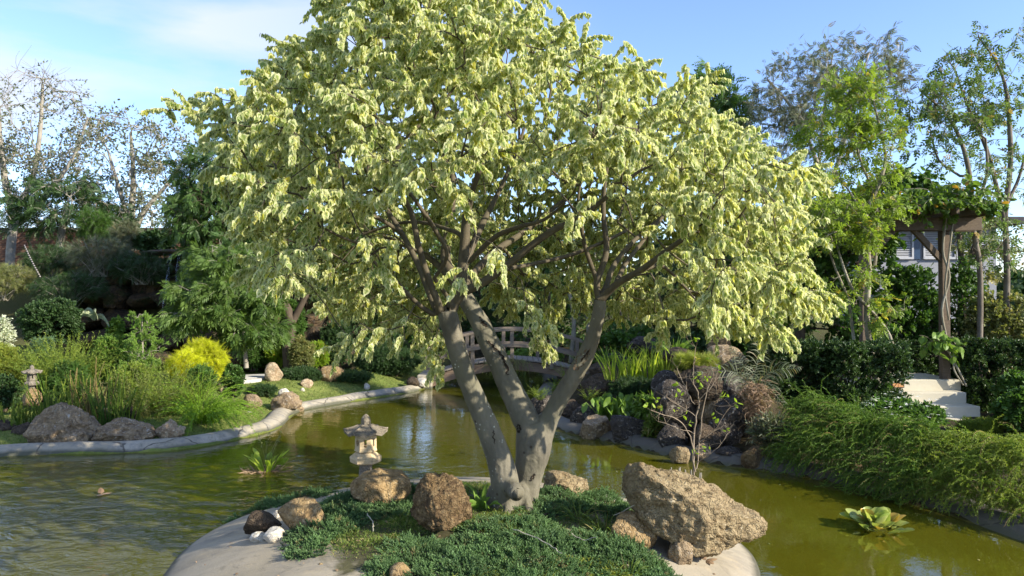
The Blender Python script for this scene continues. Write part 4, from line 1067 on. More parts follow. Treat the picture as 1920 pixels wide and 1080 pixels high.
B_MOT2 = m_bark('bark_open_tree', (.17, .145, .11), (.09, .075, .055), (.24, .21, .17), vs=(10, 10, 6))
L_LIM2 = m_leaf('leaf_lime_soft', (.15, .23, .03), (.25, .33, .045), c3=(.40, .33, .06), p3=.95, trans=.45)
# ------------------------------------------------------------------ background trees
tree('bare_tree', 'tall half-bare tree with grey twigs at the left edge of the photo',
     [[(18, 520, 24, 17), (20, 470, 24, 16), (24, 420, 24, 15), (18, 375, 24, 12), (8, 330, 24, 12), (0, 250, 24, 7)], [(24, 430, 24, 12), (40, 380, 24, 11), (62, 330, 24, 9), (75, 250, 24, 8), (80, 160, 24, 5)], [(26, 425, 24, 14), (60, 395, 23.5, 12), (100, 350, 23, 9), (140, 290, 23, 6), (165, 220, 23, 4)]],
     [(70, 230, 24, 105, 105, 2.2, 150), (20, 330, 24, 60, 60, 1.6, 50), (120, 330, 24, 60, 50, 1.6, 60)], L_GG, TO, .085, B_GRY, per=8, k=4, tw=.75, tip=.0075, bare=195, seed=1, droop=.1, k_arch=.18, down=.1)
tree('bare_tree', 'half-bare tree with fanning grey branches above the brick wall',
     [[(246, 470, 23, 20), (245, 430, 23, 18), (247, 390, 23, 13), (250, 330, 23, 9), (245, 250, 23, 5)], [(250, 430, 23, 12), (275, 390, 23, 10), (310, 350, 23, 7), (345, 300, 23, 5)], [(243, 420, 23, 10), (225, 360, 23, 8), (205, 290, 23, 5)]],
     [(235, 280, 23, 70, 75, 2.0, 80), (320, 290, 23, 60, 60, 1.8, 60), (210, 370, 23, 50, 40, 1.5, 40), (300, 390, 23, 60, 30, 1.5, 35)], L_GG, TO, .085, B_GRY, per=8, k=4, tw=.6, tip=.007, bare=225, seed=2, droop=.1, k_arch=.16, down=.1)
tree('shade_tree', 'dull green tree between the two half-bare trees on the left',
     [[(110, 500, 22, 16), (115, 440, 22, 14), (125, 390, 22, 9)]], [(125, 380, 22, 70, 50, 1.4, 60), (60, 400, 22, 50, 40, 1.2, 36), (190, 410, 22, 55, 35, 1.2, 40)], L_DK2, T_PIN, .26, B_GRY, per=4, tw=.45, tip=.008, seed=3)
tree('evergreen_tree', 'dense dark green tree left of the variegated crown',
     [[(545, 700, 17.5, 26), (540, 650, 17.5, 22), (545, 600, 17.5, 19), (525, 550, 17.5, 14), (500, 480, 17.5, 10), (470, 400, 17.5, 7)], [(545, 610, 17.5, 14), (575, 550, 17.5, 11), (600, 480, 17.5, 8)], [(530, 565, 17.5, 9), (490, 550, 17.2, 7), (440, 545, 17, 5)]],
     [(430, 330, 17.5, 95, 75, 1.5, 120), (400, 410, 17.2, 85, 65, 1.4, 110), (500, 330, 17.8, 90, 90, 1.6, 80), (500, 450, 17.3, 100, 70, 1.4, 100), (600, 420, 18, 100, 110, 1.6, 80), (430, 480, 17, 80, 50, 1.2, 60)],
     L_EVG, T_PIN, .18, B_DRK, per=9, k=3, tw=.42, tip=.007, seed=4, down=.5)
tree('bamboo_leaved_tree', 'light green tree with drooping narrow leaves in front of the waterfall',
     [[(462, 690, 15.2, 9), (458, 640, 15.2, 8), (452, 580, 15.2, 7), (440, 520, 15.2, 5)], [(456, 610, 15.2, 5), (420, 585, 15, 4), (370, 575, 14.8, 3)]],
     [(432, 490, 15.2, 60, 26, .8, 40), (395, 540, 15, 74, 16, .8, 44), (385, 590, 14.8, 70, 16, .8, 44), (470, 560, 15.2, 60, 16, .8, 30), (480, 620, 15.2, 60, 18, .8, 26)], L_BAM, t_pinnate(4, t_lance(.13), .62, .8), .165, B_GRY, per=9, k=3, tw=.32, tip=.005, seed=5, down=.7, along=.6)
bgm = [L_DK2, L_MID, L_DK2, L_MID, L_OLV, L_DK2, L_MID]
bl = ['dark tree behind the round juniper mound', 'green tree rising behind the left end of the bridge', 'dark tree behind the middle of the bridge', 'mid green tree behind the right end of the bridge', 'olive tree behind the rockery crest', 'dark green tree behind the large rock-mound boulder', 'tall green tree hidden behind the lower right of the variegated crown']
for i, (px, py, D, rx, ry) in enumerate([(660, 540, 20.5, 95, 120), (780, 510, 23, 95, 140), (900, 530, 24, 95, 130), (1030, 530, 23, 95, 130), (1160, 525, 21, 95, 120), (1290, 530, 18.5, 95, 120), (1420, 520, 16.5, 95, 125)]):
    tree('background_tree', bl[i], [[(px, 690, D, 16), (px + 4, 640, D, 13), (px - 6, py, D, 9)]], [(px, py, D, rx, ry, 1.5, 150), (px + 20, py - 60, D, rx * .7, ry * .5, 1.2, 40), (px - 10, 640, D, rx, 34, 1.2, 50)], bgm[i], [T_PIN, TO, T_PIN, TO, TO, TO, T_PIN][i], [.26, .13, .26, .13, .13, .12, .24][i], B_DRK, per=[6, 8][i % 2], k=3, tw=.45, tip=.007, seed=20 + i)
for i, (px, D, w, lean) in enumerate([(1070, 19, 9, 6), (1110, 20, 7, -8), (1165, 19, 8, 3)]):
    pts, rr = pxpath([(px, 680, D, w), (px + lean, 600, D, w * .9), (px - lean, 520, D, w * .7), (px, 440, D, w * .5)], 4); g = Geo(); tube(g, pts, rr, 8)
    rt = empty('slender_tree', pts[0], ['leaning brown trunk right of the bridge railing', 'slim grey trunk behind the bridge right end', 'thin dark trunk above the sunlit iris clump'][i], 'tree'); g.obj('trunk', B_MOT, rt, smooth=True)
tree('small_dark_tree', 'small dark leafy treetop peeping over the crown at upper right',
     [[(1350, 560, 20, 12), (1345, 400, 20, 10), (1340, 280, 20, 7), (1345, 200, 20, 5)]], [(1340, 175, 20, 34, 45, .7, 40), (1325, 140, 20, 30, 20, .6, 8), (1375, 210, 20, 26, 36, .6, 22), (1350, 260, 20, 36, 46, .7, 26)], L_MID, T_PIN, .26, B_DRK, per=4, tw=.3, tip=.007, seed=31)
tree('thorn_tree', 'fine-twigged half-bare grey tree behind the lime-green tree at right',
     [[(1520, 600, 18.5, 14), (1530, 480, 18.5, 13), (1545, 380, 18.5, 11), (1530, 300, 18.5, 8), (1490, 210, 18.5, 6), (1440, 150, 18.5, 4)], [(1545, 370, 18.5, 9), (1580, 280, 18.5, 7), (1600, 180, 18.5, 5), (1630, 100, 18.5, 3)], [(1535, 310, 18.5, 7), (1545, 210, 18.5, 5), (1560, 110, 18.5, 3)]],
     [(1500, 170, 18.5, 85, 75, 1.6, 110), (1600, 130, 18.5, 85, 60, 1.6, 90), (1450, 240, 18.5, 60, 60, 1.4, 60), (1640, 170, 18.5, 60, 50, 1.2, 40), (1560, 250, 18.5, 80, 60, 1.4, 60)], L_GG, T_PIN, .17, B_GRY, per=3, k=3, tw=.42, tip=.0055, seed=32, droop=.1, k_arch=.12, nj=.9)
tree('lime_tree', 'slender multi-stemmed tree with lime green leaves behind the dark hedge',
     [[(1645, 722, 11.4, 15), (1638, 680, 11.4, 13), (1625, 600, 11.4, 11), (1629, 500, 11.4, 11), (1622, 410, 11.4, 9), (1648, 345, 11.4, 8), (1660, 290, 11.4, 6), (1640, 200, 11.4, 4)],
      [(1652, 720, 11.4, 10), (1672, 672, 11.3, 8), (1668, 630, 11.3, 7), (1640, 590, 11.3, 6), (1600, 545, 11.3, 6), (1575, 480, 11.3, 4), (1560, 420, 11.3, 3)],
      [(1640, 715, 11.4, 9), (1612, 680, 11.5, 7), (1600, 630, 11.5, 6), (1590, 560, 11.5, 5), (1565, 500, 11.5, 4), (1540, 420, 11.5, 3)],
      [(1640, 500, 11.4, 7), (1645, 440, 11.4, 6), (1640, 370, 11.4, 5), (1610, 290, 11.4, 4), (1595, 200, 11.4, 3)],
      [(1624, 420, 11.4, 6), (1600, 370, 11.4, 4), (1570, 330, 11.4, 3)]],
     [(1600, 165, 11.6, 56, 36, .5, 42), (1625, 200, 11.5, 42, 45, .5, 26), (1560, 245, 11.5, 62, 40, .6, 46), (1640, 260, 11.5, 62, 40, .6, 34), (1640, 320, 11.5, 50, 35, .6, 26), (1530, 345, 11.4, 45, 30, .5, 34), (1560, 400, 11.2, 72, 30, .6, 50), (1490, 400, 11.2, 45, 32, .5, 26),
      (1650, 390, 11.2, 34, 25, .5, 18), (1535, 440, 11.1, 70, 22, .5, 36), (1630, 440, 11, 36, 20, .4, 20), (1610, 540, 11.2, 50, 36, .5, 20), (1655, 590, 11, 30, 30, .4, 8)], L_LIM2, T_TRI, .105, B_MOT, per=3, k=3, tw=.22, tip=.0035, seed=33, seg=.3, down=.2, wob=.03)
tree('open_tree', 'tall sparse tree with open leafy twigs at the right edge of the photo',
     [[(1885, 730, 13.5, 12), (1888, 500, 13.5, 11), (1885, 400, 13.5, 10), (1895, 300, 13.5, 9), (1888, 180, 13.5, 7), (1870, 120, 13.5, 4), (1835, 70, 13.5, 3)], [(1885, 420, 13.5, 9), (1866, 340, 13.5, 8), (1850, 280, 13.5, 7), (1815, 200, 13.5, 5), (1790, 130, 13.5, 3)], [(1890, 380, 13.5, 7), (1915, 320, 13.5, 5), (1930, 240, 13.5, 4)]],
     [(1880, 90, 13.5, 48, 40, .8, 22), (1838, 62, 13.5, 12, 8, .3, 4), (1800, 130, 13.5, 45, 36, .8, 28), (1860, 190, 13.5, 50, 50, .8, 26), (1910, 230, 13.5, 40, 70, .8, 18), (1880, 330, 13.5, 60, 60, .8, 16), (1890, 450, 13.4, 50, 50, .8, 22), (1840, 210, 13.5, 22, 22, .4, 20)], L_MID2, T_TRI, .12, B_MOT2, per=3, k=2, tw=.24, tip=.0036, seed=34, wob=.07)
tree('open_tree', 'sparse tree with arching thin branches between the pergola and the tall open tree',
     [[(1835, 730, 13, 11), (1838, 520, 13, 10), (1825, 430, 13, 9), (1818, 330, 13, 9), (1800, 260, 13, 7), (1770, 210, 13, 5), (1725, 170, 13, 3)], [(1822, 400, 13, 7), (1850, 330, 13, 6), (1848, 260, 13, 4)], [(1800, 330, 13.2, 5), (1760, 300, 13.2, 4), (1745, 250, 13.2, 3)]],
     [(1720, 180, 13, 45, 26, .7, 24), (1740, 225, 13, 52, 26, .7, 34), (1780, 170, 13, 42, 30, .7, 20), (1800, 240, 13, 40, 30, .7, 24), (1755, 290, 13, 50, 30, .7, 16), (1830, 330, 13, 40, 50, .7, 14), (1850, 440, 13, 40, 50, .7, 20)], L_MID2, T_TRI, .12, B_MOT2, per=3, k=2, tw=.24, tip=.0036, seed=35, wob=.07)
tree('dark_trunk_tree', 'dark bare-stemmed tree behind the pergola post at right',
     [[(1800, 720, 15.5, 14), (1805, 540, 15.5, 13), (1800, 460, 15.5, 10), (1795, 400, 15.5, 7)], [(1805, 520, 15.5, 10), (1835, 440, 15.5, 9), (1850, 380, 15.5, 6)]], [(1810, 420, 15.5, 55, 50, .8, 20), (1860, 490, 15.5, 50, 40, .8, 20)], L_OLV, T_TRI, .15, B_DRK, per=4, k=2, tw=.3, tip=.006, seed=36)
tree('leafy_tree', 'deep green leafy tree behind the lime-green tree left of the pergola',
     [[(1500, 700, 14.5, 16), (1505, 600, 14.5, 13), (1520, 500, 14.5, 10)]], [(1530, 450, 14.5, 90, 70, 1.0, 110), (1470, 520, 14.5, 80, 70, 1.0, 80), (1600, 480, 14.5, 80, 90, 1.0, 100), (1690, 360, 14, 55, 50, .9, 60), (1580, 590, 14.5, 90, 50, 1.0, 70)], L_MID, TO, .12, B_DRK, per=8, k=3, tw=.3, tip=.005, seed=37, down=.3)

r = rng(44); n = 5200; x = r.uniform(-34, 34, n); top = 2.2 + 1.5 * np.clip(fbm(np.stack([x * .22, x * 0, x * 0], 1), 3, 2) + .6, 0, 1.6); z = .3 + r.uniform(0, 1, n) ** .8 * top; y = 36 + r.normal(0, 1.6, n) - z * .3
g = Geo(); inst(g, t_tuft(10, 6, t_oval(.3), 1.0, .5), frames(r.normal(0, 1, (n, 3)) + [0, -.4, .8], r.normal(0, 1, (n, 3)) + [0, 0, 1.]), r.uniform(.5, .9, n), np.stack([x, y, z], 1), r.uniform(0, 1, (n, 2)))
tag(g.obj('distant_woodland', L_DK2), 'distant dark green woodland closing the view behind the garden', 'woodland', kind='stuff')
# ------------------------------------------------------------------ hedges and shrubs on the right
spread_bush('hedge_shrub', 'tall dark glossy hedge bush above the dead hanging fern', 1418, 1560, 636, 800, 10.9, L_DK, T_WHORL, .085, 420, 4, cr=.22, boxy=.45, lump=.12, k=3, seed=1)
spread_bush('hedge_shrub', 'dark glossy hedge bush at the foot of the lime-green tree', 1540, 1690, 640, 800, 10.7, L_DK, T_WHORL, .085, 420, 4, cr=.22, boxy=.45, lump=.12, k=3, seed=2)
spread_bush('hedge_shrub', 'clipped dark hedge behind the white steps', 1672, 1810, 636, 730, 13.6, L_DK, T_WHORL, .085, 320, 4, cr=.3, boxy=.6, lump=.06, seed=3)
spread_bush('hedge_shrub', 'rounded dark hedge right of the pergola post', 1786, 1912, 632, 776, 12.2, L_DK, T_WHORL, .085, 380, 4, cr=.22, boxy=.5, lump=.1, seed=4)
spread_bush('leafy_shrub', 'bright leafy shrub under the pergola left of its post', 1640, 1770, 492, 690, 14.4, L_MID, TO, .085, 340, 7, cr=.3, seed=5)
spread_bush('leafy_shrub', 'pale olive shrub filling the right edge above the rounded hedge', 1800, 1960, 548, 720, 13.6, L_OLV, TO, .07, 420, 7, cr=.25, seed=6)
spread_bush('leafy_shrub', 'dusty green shrub between the pergola post and the pale olive shrub', 1760, 1860, 480, 690, 14.4, L_MID, TO, .07, 260, 6, cr=.3, seed=7)
spread_bush('leafy_shrub', 'green shrub at the right edge below the pale olive shrub', 1868, 1980, 690, 830, 11.2, L_MID, TO, .07, 260, 6, cr=.28, seed=8)
spread_bush('leafy_shrub', 'green shrub beside the lowest white step at the right edge', 1866, 1990, 726, 812, 9.6, L_MID, TO, .06, 280, 6, cr=.28, seed=22)
spread_bush('leafy_shrub', 'low ground-hugging shrub at the foot of the white steps', 1800, 1900, 788, 822, 10.0, L_FERN2, T_TUFT, .08, 140, 5, cr=.6, seed=23)
fl = spread_bush('flowering_shrub', 'low shrub dotted with white flowers in front of the white steps', 1600, 1770, 748, 812, 9.6, L_MID, TO, .05, 480, 6, cr=.35, lump=.25, seed=9)
r = rng(4); n = 90; a = r.uniform(0, 2 * math.pi, n); q = np.sqrt(r.uniform(0, 1, n)); c_ = np.array([P(1685, 600, 9.6)[0], 9.6, .46]); w_ = 84 * 9.6 / F
pp = c_ + np.stack([np.cos(a) * q * w_, np.sin(a) * q * w_ * .8 - .1, .30 * np.sqrt(np.clip(1 - q ** 2, .02, 1)) + r.normal(0, .03, n)], 1)
g = Geo()
for kf in range(5):
    th = kf * 1.2566; d = np.tile([math.cos(th), math.sin(th), .25], (n, 1)) + r.normal(0, .15, (n, 3)); inst(g, TO, frames(d, np.tile([0, 0, 1.], (n, 1))), np.full(n, .026), pp, r.uniform(0, 1, (n, 2)))
g.obj('flower', L_FLOW, fl)['kind'] = 'stuff'
spread_bush('flowering_shrub', 'small leafy shrub left of the lamp in the steps', 1600, 1672, 712, 752, 10.8, L_MID, TO, .05, 90, 6, cr=.4, seed=10)

cl = ['cascading feathery green shrub hanging over the kerb right of the dead fern', 'cascading feathery shrub, middle of the three on the right bank', 'broad cascading feathery shrub nearest the right edge of the photo']
def cascade(label, x0, x1, yt, D0, D1, n, mat, seed, L0=.75, H0=.36):
    """strands leave a raised bank and fall toward the water"""
    r = rng(seed); t = r.uniform(0, 1, n); u = r.uniform(0, 1, n); D = D0 + (D1 - D0) * t
    xl, xr = [P(v, 600, d)[0] for v, d in ((x0, D0), (x1, D1))]; x = xl + (xr - xl) * t + u * .60 - .16; y = D + u * .80 - .20
    along_ = nrm(np.array([xr - xl, D1 - D0, 0.])); outw = np.array([along_[1], -along_[0], 0]); outw = outw if outw[0] < 0 or outw[1] < 0 else -outw
    z = hgt(x, y) + .10 + H0 * np.sin(np.clip(u, 0, 1) * math.pi * .62) + .10 * fbm(np.stack([x * 2.6, y * 2.6, x * 0], 1), 2, seed)
    dirs = outw * r.uniform(.4, 1.3, (n, 1)) + along_ * r.normal(-.15, .75, (n, 1)) + np.array([0, 0, .85]) * r.uniform(.1, 1.4, (n, 1)) + .5 * np.stack([vnoise(np.stack([x * 2.5, y * 2.5, z * 0 + k], 1), seed + 9) for k in (0, 7, 13)], 1)
    pl = polys(np.stack([x, y, z], 1), dirs, L0 * r.uniform(.55, 1.1, n), 9, droop=2.5 * r.uniform(.4, 1.3, n), jit=.14, r=r)
    wz = .03 + .02 * r.uniform(0, 1, (n, 1)); pl[:, :, 2] = np.maximum(pl[:, :, 2], wz)
    root = empty('cascading_shrub', np.array([x.mean(), y.mean(), float(hgt(x.mean(), y.mean()))]), label, 'shrub', 'cascading shrubs on the right bank')
    g = Geo(); leaves_on(g, pl, 52, t_needle(.17), .029, r, along=.75, side=.8, upn=.3, tmin=.05, tmax=1, rnd_poly=.75, taper=.3); g.obj('foliage', mat, root)
    g = Geo(); tubes(g, pl, .0022, .001, 3); g.obj('stems', L_FERN2, root)
    dd_ = pl[::9] + r.normal(0, .01, (len(pl[::9]), 1, 3)); g = Geo(); leaves_on(g, dd_, 26, t_needle(.12), .022, r, along=.7, side=.7); tubes(g, dd_, .0028, .0014, 3); g.obj('dry_strands', L_STALK, root)
cascade(cl[0], 1478, 1600, 760, 8.9, 8.15, 850, L_FERN, 1, .48, .44)
cascade(cl[1], 1590, 1740, 765, 8.2, 7.35, 850, L_FERN, 2, .46, .38)
cascade(cl[2], 1730, 1975, 765, 7.4, 6.45, 1105, L_FERN2, 3, .46, .36)

# ------------------------------------------------------------------ plants of the rockery
for i, (x, y, n_) in enumerate([(1150, 712, 30), (1180, 716, 50), (1215, 718, 60), (1245, 712, 50)]):
    blades('iris_plant', ['short sunlit iris at the left end of the clump', 'sunlit iris with tall blades second from the left', 'densest sunlit iris in the middle of the clump', 'arching iris at the right end of the clump'][i], x, y, 12.6, L_IRIS, 74, n_, .011, .30, .14, 1.3, group='irises on the rockery', seed=i)
blades('strap_leaf_plant', 'strap-leaved plant above the iris clump', 1262, 665, 13.2, L_LT, 40, 60, .02, .6, .2, 1.6, seed=11)
blades('strap_leaf_plant', 'small strap-leaved tuft on the dark rock left of the irises', 1136, 678, 14.2, L_LT, 30, 50, .012, .8, .1, 1.8, seed=12)
for i, (x, y, D, h) in enumerate([(1012, 750, 12.4, 34), (1042, 738, 12.9, 38), (1104, 752, 12.0, 34), (1062, 712, 13.6, 44), (1092, 690, 14.0, 46), (1008, 742, 12.6, 22)]):
    plume('sword_fern', ['sunlit sword fern on the black waterline rock', 'golden sword fern left of the right trunk', 'small upright sword fern below the pinkish-brown rock', 'fern tuft against the bridge end', 'yellow-green fern behind the right trunk', 'tiny fern beside the sunlit sword fern'][i], x, y, D, L_FERN2, h, 60, 22, T=TL, lsize=.05, per=20, droop=.9, cone=.8, rb=.15, flat=True, seed=i, z0=P(x, y, D)[2], upn=1, along=.35, side=1, group='ferns on the rockery')
blades('arum_plant', 'clump of broad bright green leaves above the smooth grey boulder', 1150, 792, 11.3, L_LT, 10, 5, .01, .4, .2, .8, seed=13)
ar = [o for o in COL.objects if o.get('label', '').startswith('clump of broad bright')][0]
r = rng(9); n = 90; base_ = P(1152, 790, 11.35); a = r.uniform(0, 2 * math.pi, n); q = np.sqrt(r.uniform(0, 1, n))
pb = base_ + np.stack([np.cos(a) * q * .24, np.sin(a) * q * .18, np.zeros(n)], 1)
pl = polys(pb, np.stack([np.cos(a) * q * .5, np.sin(a) * q * .5, np.ones(n)], 1), r.uniform(.2, .46, n), 5, droop=.6, jit=.05, r=r)
g = Geo(); leaves_on(g, pl, 1, t_oval(.27), .17, r, along=.2, side=.5, down=.8, tmin=.99, tmax=1, upn=.6, nj=.5); g.obj('leaves', L_LT, ar)
g = Geo(); tubes(g, pl, .006, .004, 4); g.obj('stalks', L_LT, ar)
spread_bush('juniper_bush', 'low dark creeping bush between the irises and the broad-leaved clump', 1140, 1242, 708, 752, 12.0, L_DK2, T_TUFT, .085, 160, 5, cr=.5, seed=14)
spread_bush('yellow_fern_bush', 'yellow-green feathery tuft on top of the rock mound', 1266, 1344, 668, 712, 10.9, L_YG, T_PINF, .12, 90, 5, cr=.6, zb=1.0, seed=15)
spread_bush('leafy_shrub', 'light green drooping-leaved shrub at the left side of the rock mound', 1186, 1240, 738, 792, 10.6, L_LT, TL, .10, 60, 6, cr=.5, down=.6, seed=16)
spread_bush('grass_tuft_bush', 'shaded tuft of mixed grass hanging over the kerb below the light green shrub', 1206, 1246, 770, 838, 10.15, L_GRASS, TL, .09, 70, 6, cr=.6, down=.6, seed=17)
spread_bush('leafy_shrub', 'dark leafy shrub behind the top of the rock mound', 1340, 1450, 600, 690, 12.5, L_MID, TO, .075, 260, 7, cr=.3, seed=18)
spread_bush('leafy_shrub', 'green shrub beyond the bridge seen between its railings', 950, 1060, 650, 700, 19.5, L_LT, TO, .07, 160, 6, cr=.4, zb=.3, seed=19)
spread_bush('leafy_shrub', 'shadowy shrub behind the large dark rock of the rockery crest', 1080, 1260, 598, 672, 16.2, L_MID, TO, .09, 260, 6, cr=.35, zb=.4, seed=20)
spread_bush('leafy_shrub', 'dark leaves between the rockery crest and the rock mound', 1230, 1350, 620, 690, 14.2, L_DK2, TO, .08, 200, 6, cr=.35, zb=.5, seed=21)

def palm(name, label, bx, by, D, ends, mat, leaflet=.22, n=26, cat='plant', w=.006):
    r = rng(int(bx)); root = empty(name, P(bx, by, D), label, cat); g = Geo(); gs = Geo(); rows = []
    for (mx_, my_, ex, ey, dd) in ends:
        c = smooth_path([P(bx, by, D), P(mx_, my_, D + dd * .5), P(ex, ey, D + dd)], 10); rows.append(c)
        t = np.linspace(.12, 1, n); idx = t * (len(c) - 1); i0 = np.clip(idx.astype(int), 0, len(c) - 2); f = (idx - i0)[:, None]
        p = c[i0] * (1 - f) + c[i0 + 1] * f; tan = nrm(c[i0 + 1] - c[i0])
        for s in (-1, 1):
            sd = nrm(np.cross(tan, np.array([0.2, -1, .3]))) * s
            pl = polys(p, sd + tan * .8 + np.array([0, -.2, .1]), leaflet * np.sin(np.pi * (.2 + .75 * t)) * r.uniform(.8, 1.1, n), 5, droop=1.6, jit=.08, r=r)
            ribbons(g, pl, w, r)
        tube(gs, c, np.linspace(.008, .002, len(c)), 5)
    g.obj('fronds', mat, root); gs.obj('stalks', mat, root); return root
palm('palm_fern', 'drooping grey-green palm-like fronds over the dark rocks', 1400, 760, 9.7, [(1380, 700, 1300, 700, -.2), (1420, 680, 1430, 630, .2), (1440, 700, 1500, 690, -.1), (1430, 720, 1480, 770, -.2), (1400, 700, 1370, 650, .3)], L_GG)
r = rng(15); n = 420; cpt = P(1412, 772, 9.45); a = r.uniform(0, 2 * math.pi, n)
rt = empty('dead_fern', cpt, 'shaggy mass of dead brown fern roots and fronds hanging above the water', 'plant')
st_ = P(1418, 735, 9.5) + r.normal(0, 1, (n, 3)) * [.07, .07, .12] - np.array([0, 0, 1]) * r.uniform(0, .34, (n, 1))
pl = polys(st_, np.stack([np.cos(a) * .9, np.sin(a) * .9, r.uniform(-1, .6, n)], 1), r.uniform(.08, .26, n), 6, droop=1.8, jit=.35, r=r)
g = Geo(); tubes(g, pl, .0034, .0018, 3); g.obj('roots', L_DEAD, rt)
pl = polys(np.tile(P(1420, 730, 9.5), (26, 1)), r.normal(0, 1, (26, 3)) + [0, -.3, .2], .30, 8, droop=2.8, jit=.1, r=r)
g = Geo(); leaves_on(g, pl, 18, TL, .07, r, flat=True, along=.4, tmin=.2); g.obj('fronds', L_DEAD, rt)
blades('spiky_plant', 'little spiky green plant below the dead fern', 1432, 815, 9.3, L_LT, 40, 26, .009, 1.2, .04, 1.2, seed=31)
spread_bush('dry_fern_bush', 'dry twiggy fern undergrowth right of the dead fern', 1400, 1492, 770, 876, 9.0, L_GG, TL, .07, 130, 5, cr=.6, seed=32)

B_SAP = m_bark('bark_sapling', (.22, .17, .12), (.34, .28, .21), (.13, .10, .07), vs=(20, 20, 8))
# bare sapling standing in the water
rows = [[(1302, 900, 8.35, 8), (1300, 850, 8.35, 7), (1304, 790, 8.35, 6), (1310, 745, 8.35, 5), (1300, 710, 8.35, 4), (1303, 650, 8.35, 2)],
        [(1304, 885, 8.35, 5), (1298, 840, 8.3, 5), (1285, 800, 8.3, 4), (1255, 780, 8.2, 3), (1220, 770, 8.1, 2)], [(1306, 880, 8.4, 5), (1312, 820, 8.4, 5), (1318, 770, 8.4, 4), (1330, 720, 8.4, 4), (1340, 705, 8.4, 3)],
        [(1310, 750, 8.35, 4), (1330, 730, 8.3, 3), (1350, 690, 8.3, 2)], [(1304, 760, 8.35, 3), (1285, 725, 8.4, 3), (1268, 690, 8.4, 2)], [(1306, 780, 8.35, 3), (1280, 765, 8.3, 2), (1250, 745, 8.2, 2)],
        [(1310, 830, 8.35, 3), (1345, 800, 8.3, 2), (1370, 760, 8.3, 2)], [(1302, 815, 8.35, 3), (1262, 800, 8.2, 2), (1235, 790, 8.2, 2)], [(1304, 870, 8.35, 3), (1340, 845, 8.2, 2), (1362, 815, 8.2, 2)]]
rt = empty('bare_sapling', P(1302, 900, 8.35), 'pale leafless sapling standing in the water behind the huge boulder', 'tree'); g = Geo(); ends = []
r = rng(66)
for q in rows:
    pts, rr = pxpath(q, 4); pts = pts + r.normal(0, .006, pts.shape); tube(g, pts, rr * .52, 6); ends += [pts[-1], pts[-3], pts[-6]]
ends = np.array(ends); pl = polys(np.repeat(ends, 3, 0), r.normal(0, 1, (len(ends) * 3, 3)) * [1, .6, .6] + [0, 0, .5], r.uniform(.08, .28, len(ends) * 3), 6, droop=-.4, jit=.2, r=r); tubes(g, pl, .0022, .0009, 3)
g.obj('trunk', B_SAP, rt, smooth=True)
g = Geo(); leaves_on(g, pl[::3], 3, TO, .06, r, tmin=.6); g.obj('crown', L_LIME, rt)
g = Geo()
for k in range(12):
    x = 1258 + k * 4.6 + r.normal(0, 1.5); d = 8.3 + r.uniform(-.1, .1)
    if 1300 < x: x += 6
    pts, rr = pxpath([(x, 902, d, 3.2), (x + r.normal(0, 1), 900 - r.uniform(12, 24), d, 2.4)], 2); tube(g, pts, rr, 5, cap=True)
tag(g.obj('reed_stubble', B_GRY), 'cluster of short brown cut reed stubs beside the sapling in the water', 'plant', kind='stuff')

# ------------------------------------------------------------------ left bank planting
spread_bush('golden_bush', 'tall rounded golden-yellow bush on the left bank', 342, 424, 632, 722, 12.9, L_YEL, T_PINF, .12, 260, 6, cr=.35, lump=.25, down=.3, seed=41)
spread_bush('golden_bush', 'smaller low golden bush left of the taller golden bush', 312, 382, 656, 716, 12.5, L_YEL, T_PINF, .11, 170, 6, cr=.35, lump=.2, down=.3, seed=42)
spread_bush('leafy_shrub', 'rounded fine-leaved green bush right of the golden bushes', 414, 460, 680, 750, 12.2, L_MID, TO, .035, 240, 8, cr=.35, seed=43)
spread_bush('leafy_shrub', 'dark green spiky shrub in front of the golden bushes', 352, 404, 682, 740, 11.9, L_MID, T_TUFTL, .07, 120, 5, cr=.4, seed=44)
spread_bush('silver_shrub', 'pale silvery shrub cut by the left edge of the photo', -40, 27, 588, 668, 12.5, L_SIL, TO, .04, 240, 8, cr=.35, zb=.9, seed=45)
spread_bush('leafy_shrub', 'green feathery shrub under the silvery shrub at the left edge', -30, 44, 640, 752, 12.2, L_YG, T_TUFT, .09, 220, 6, cr=.35, seed=46)
spread_bush('leafy_shrub', 'dark small-leaved shrub beside the small stone lantern', -20, 36, 700, 768, 11.6, L_DK2, TO, .04, 200, 7, cr=.35, seed=47)
spread_bush('conifer_shrub', 'blue-green upright conifer behind the small stone lantern', 54, 102, 628, 748, 12.6, L_BG, T_TUFT, .11, 200, 6, cr=.5, up=1.6, seed=48)
plume('feathery_shrub', 'yellow-green feathery bush with pointed plumes right of the blue-green conifer', 128, 730, 12.2, L_FERN2, 100, 120, 420, lsize=.05, per=36, droop=.6, cone=.75, rb=.7, seed=49, taper=.2, cat='shrub')
spread_bush('leafy_shrub', 'dense mid green shrub in the middle of the left bed', 92, 172, 672, 765, 11.7, L_MID, T_TUFT, .08, 240, 6, cr=.35, seed=50)
tree('young_conifer', 'upright light green young tree rising above the left bed', [[(268, 740, 12.3, 5), (268, 680, 12.3, 4), (266, 590, 12.3, 2)]], [(267, 610, 12.3, 14, 24, .18, 22), (268, 650, 12.3, 28, 26, .28, 40), (262, 690, 12.3, 34, 24, .3, 44)], L_LT, T_TUFTL, .10, B_GRY, per=4, k=2, tw=.12, tip=.003, seed=51, along=1.2, down=-.3, cat='tree', seg=.15, wob=.01, k_arch=.0)
spread_bush('leafy_shrub', 'light green shrub left of the young upright tree', 176, 240, 622, 740, 12.4, L_LT, T_TUFTL, .09, 170, 5, cr=.4, up=1.2, seed=52)
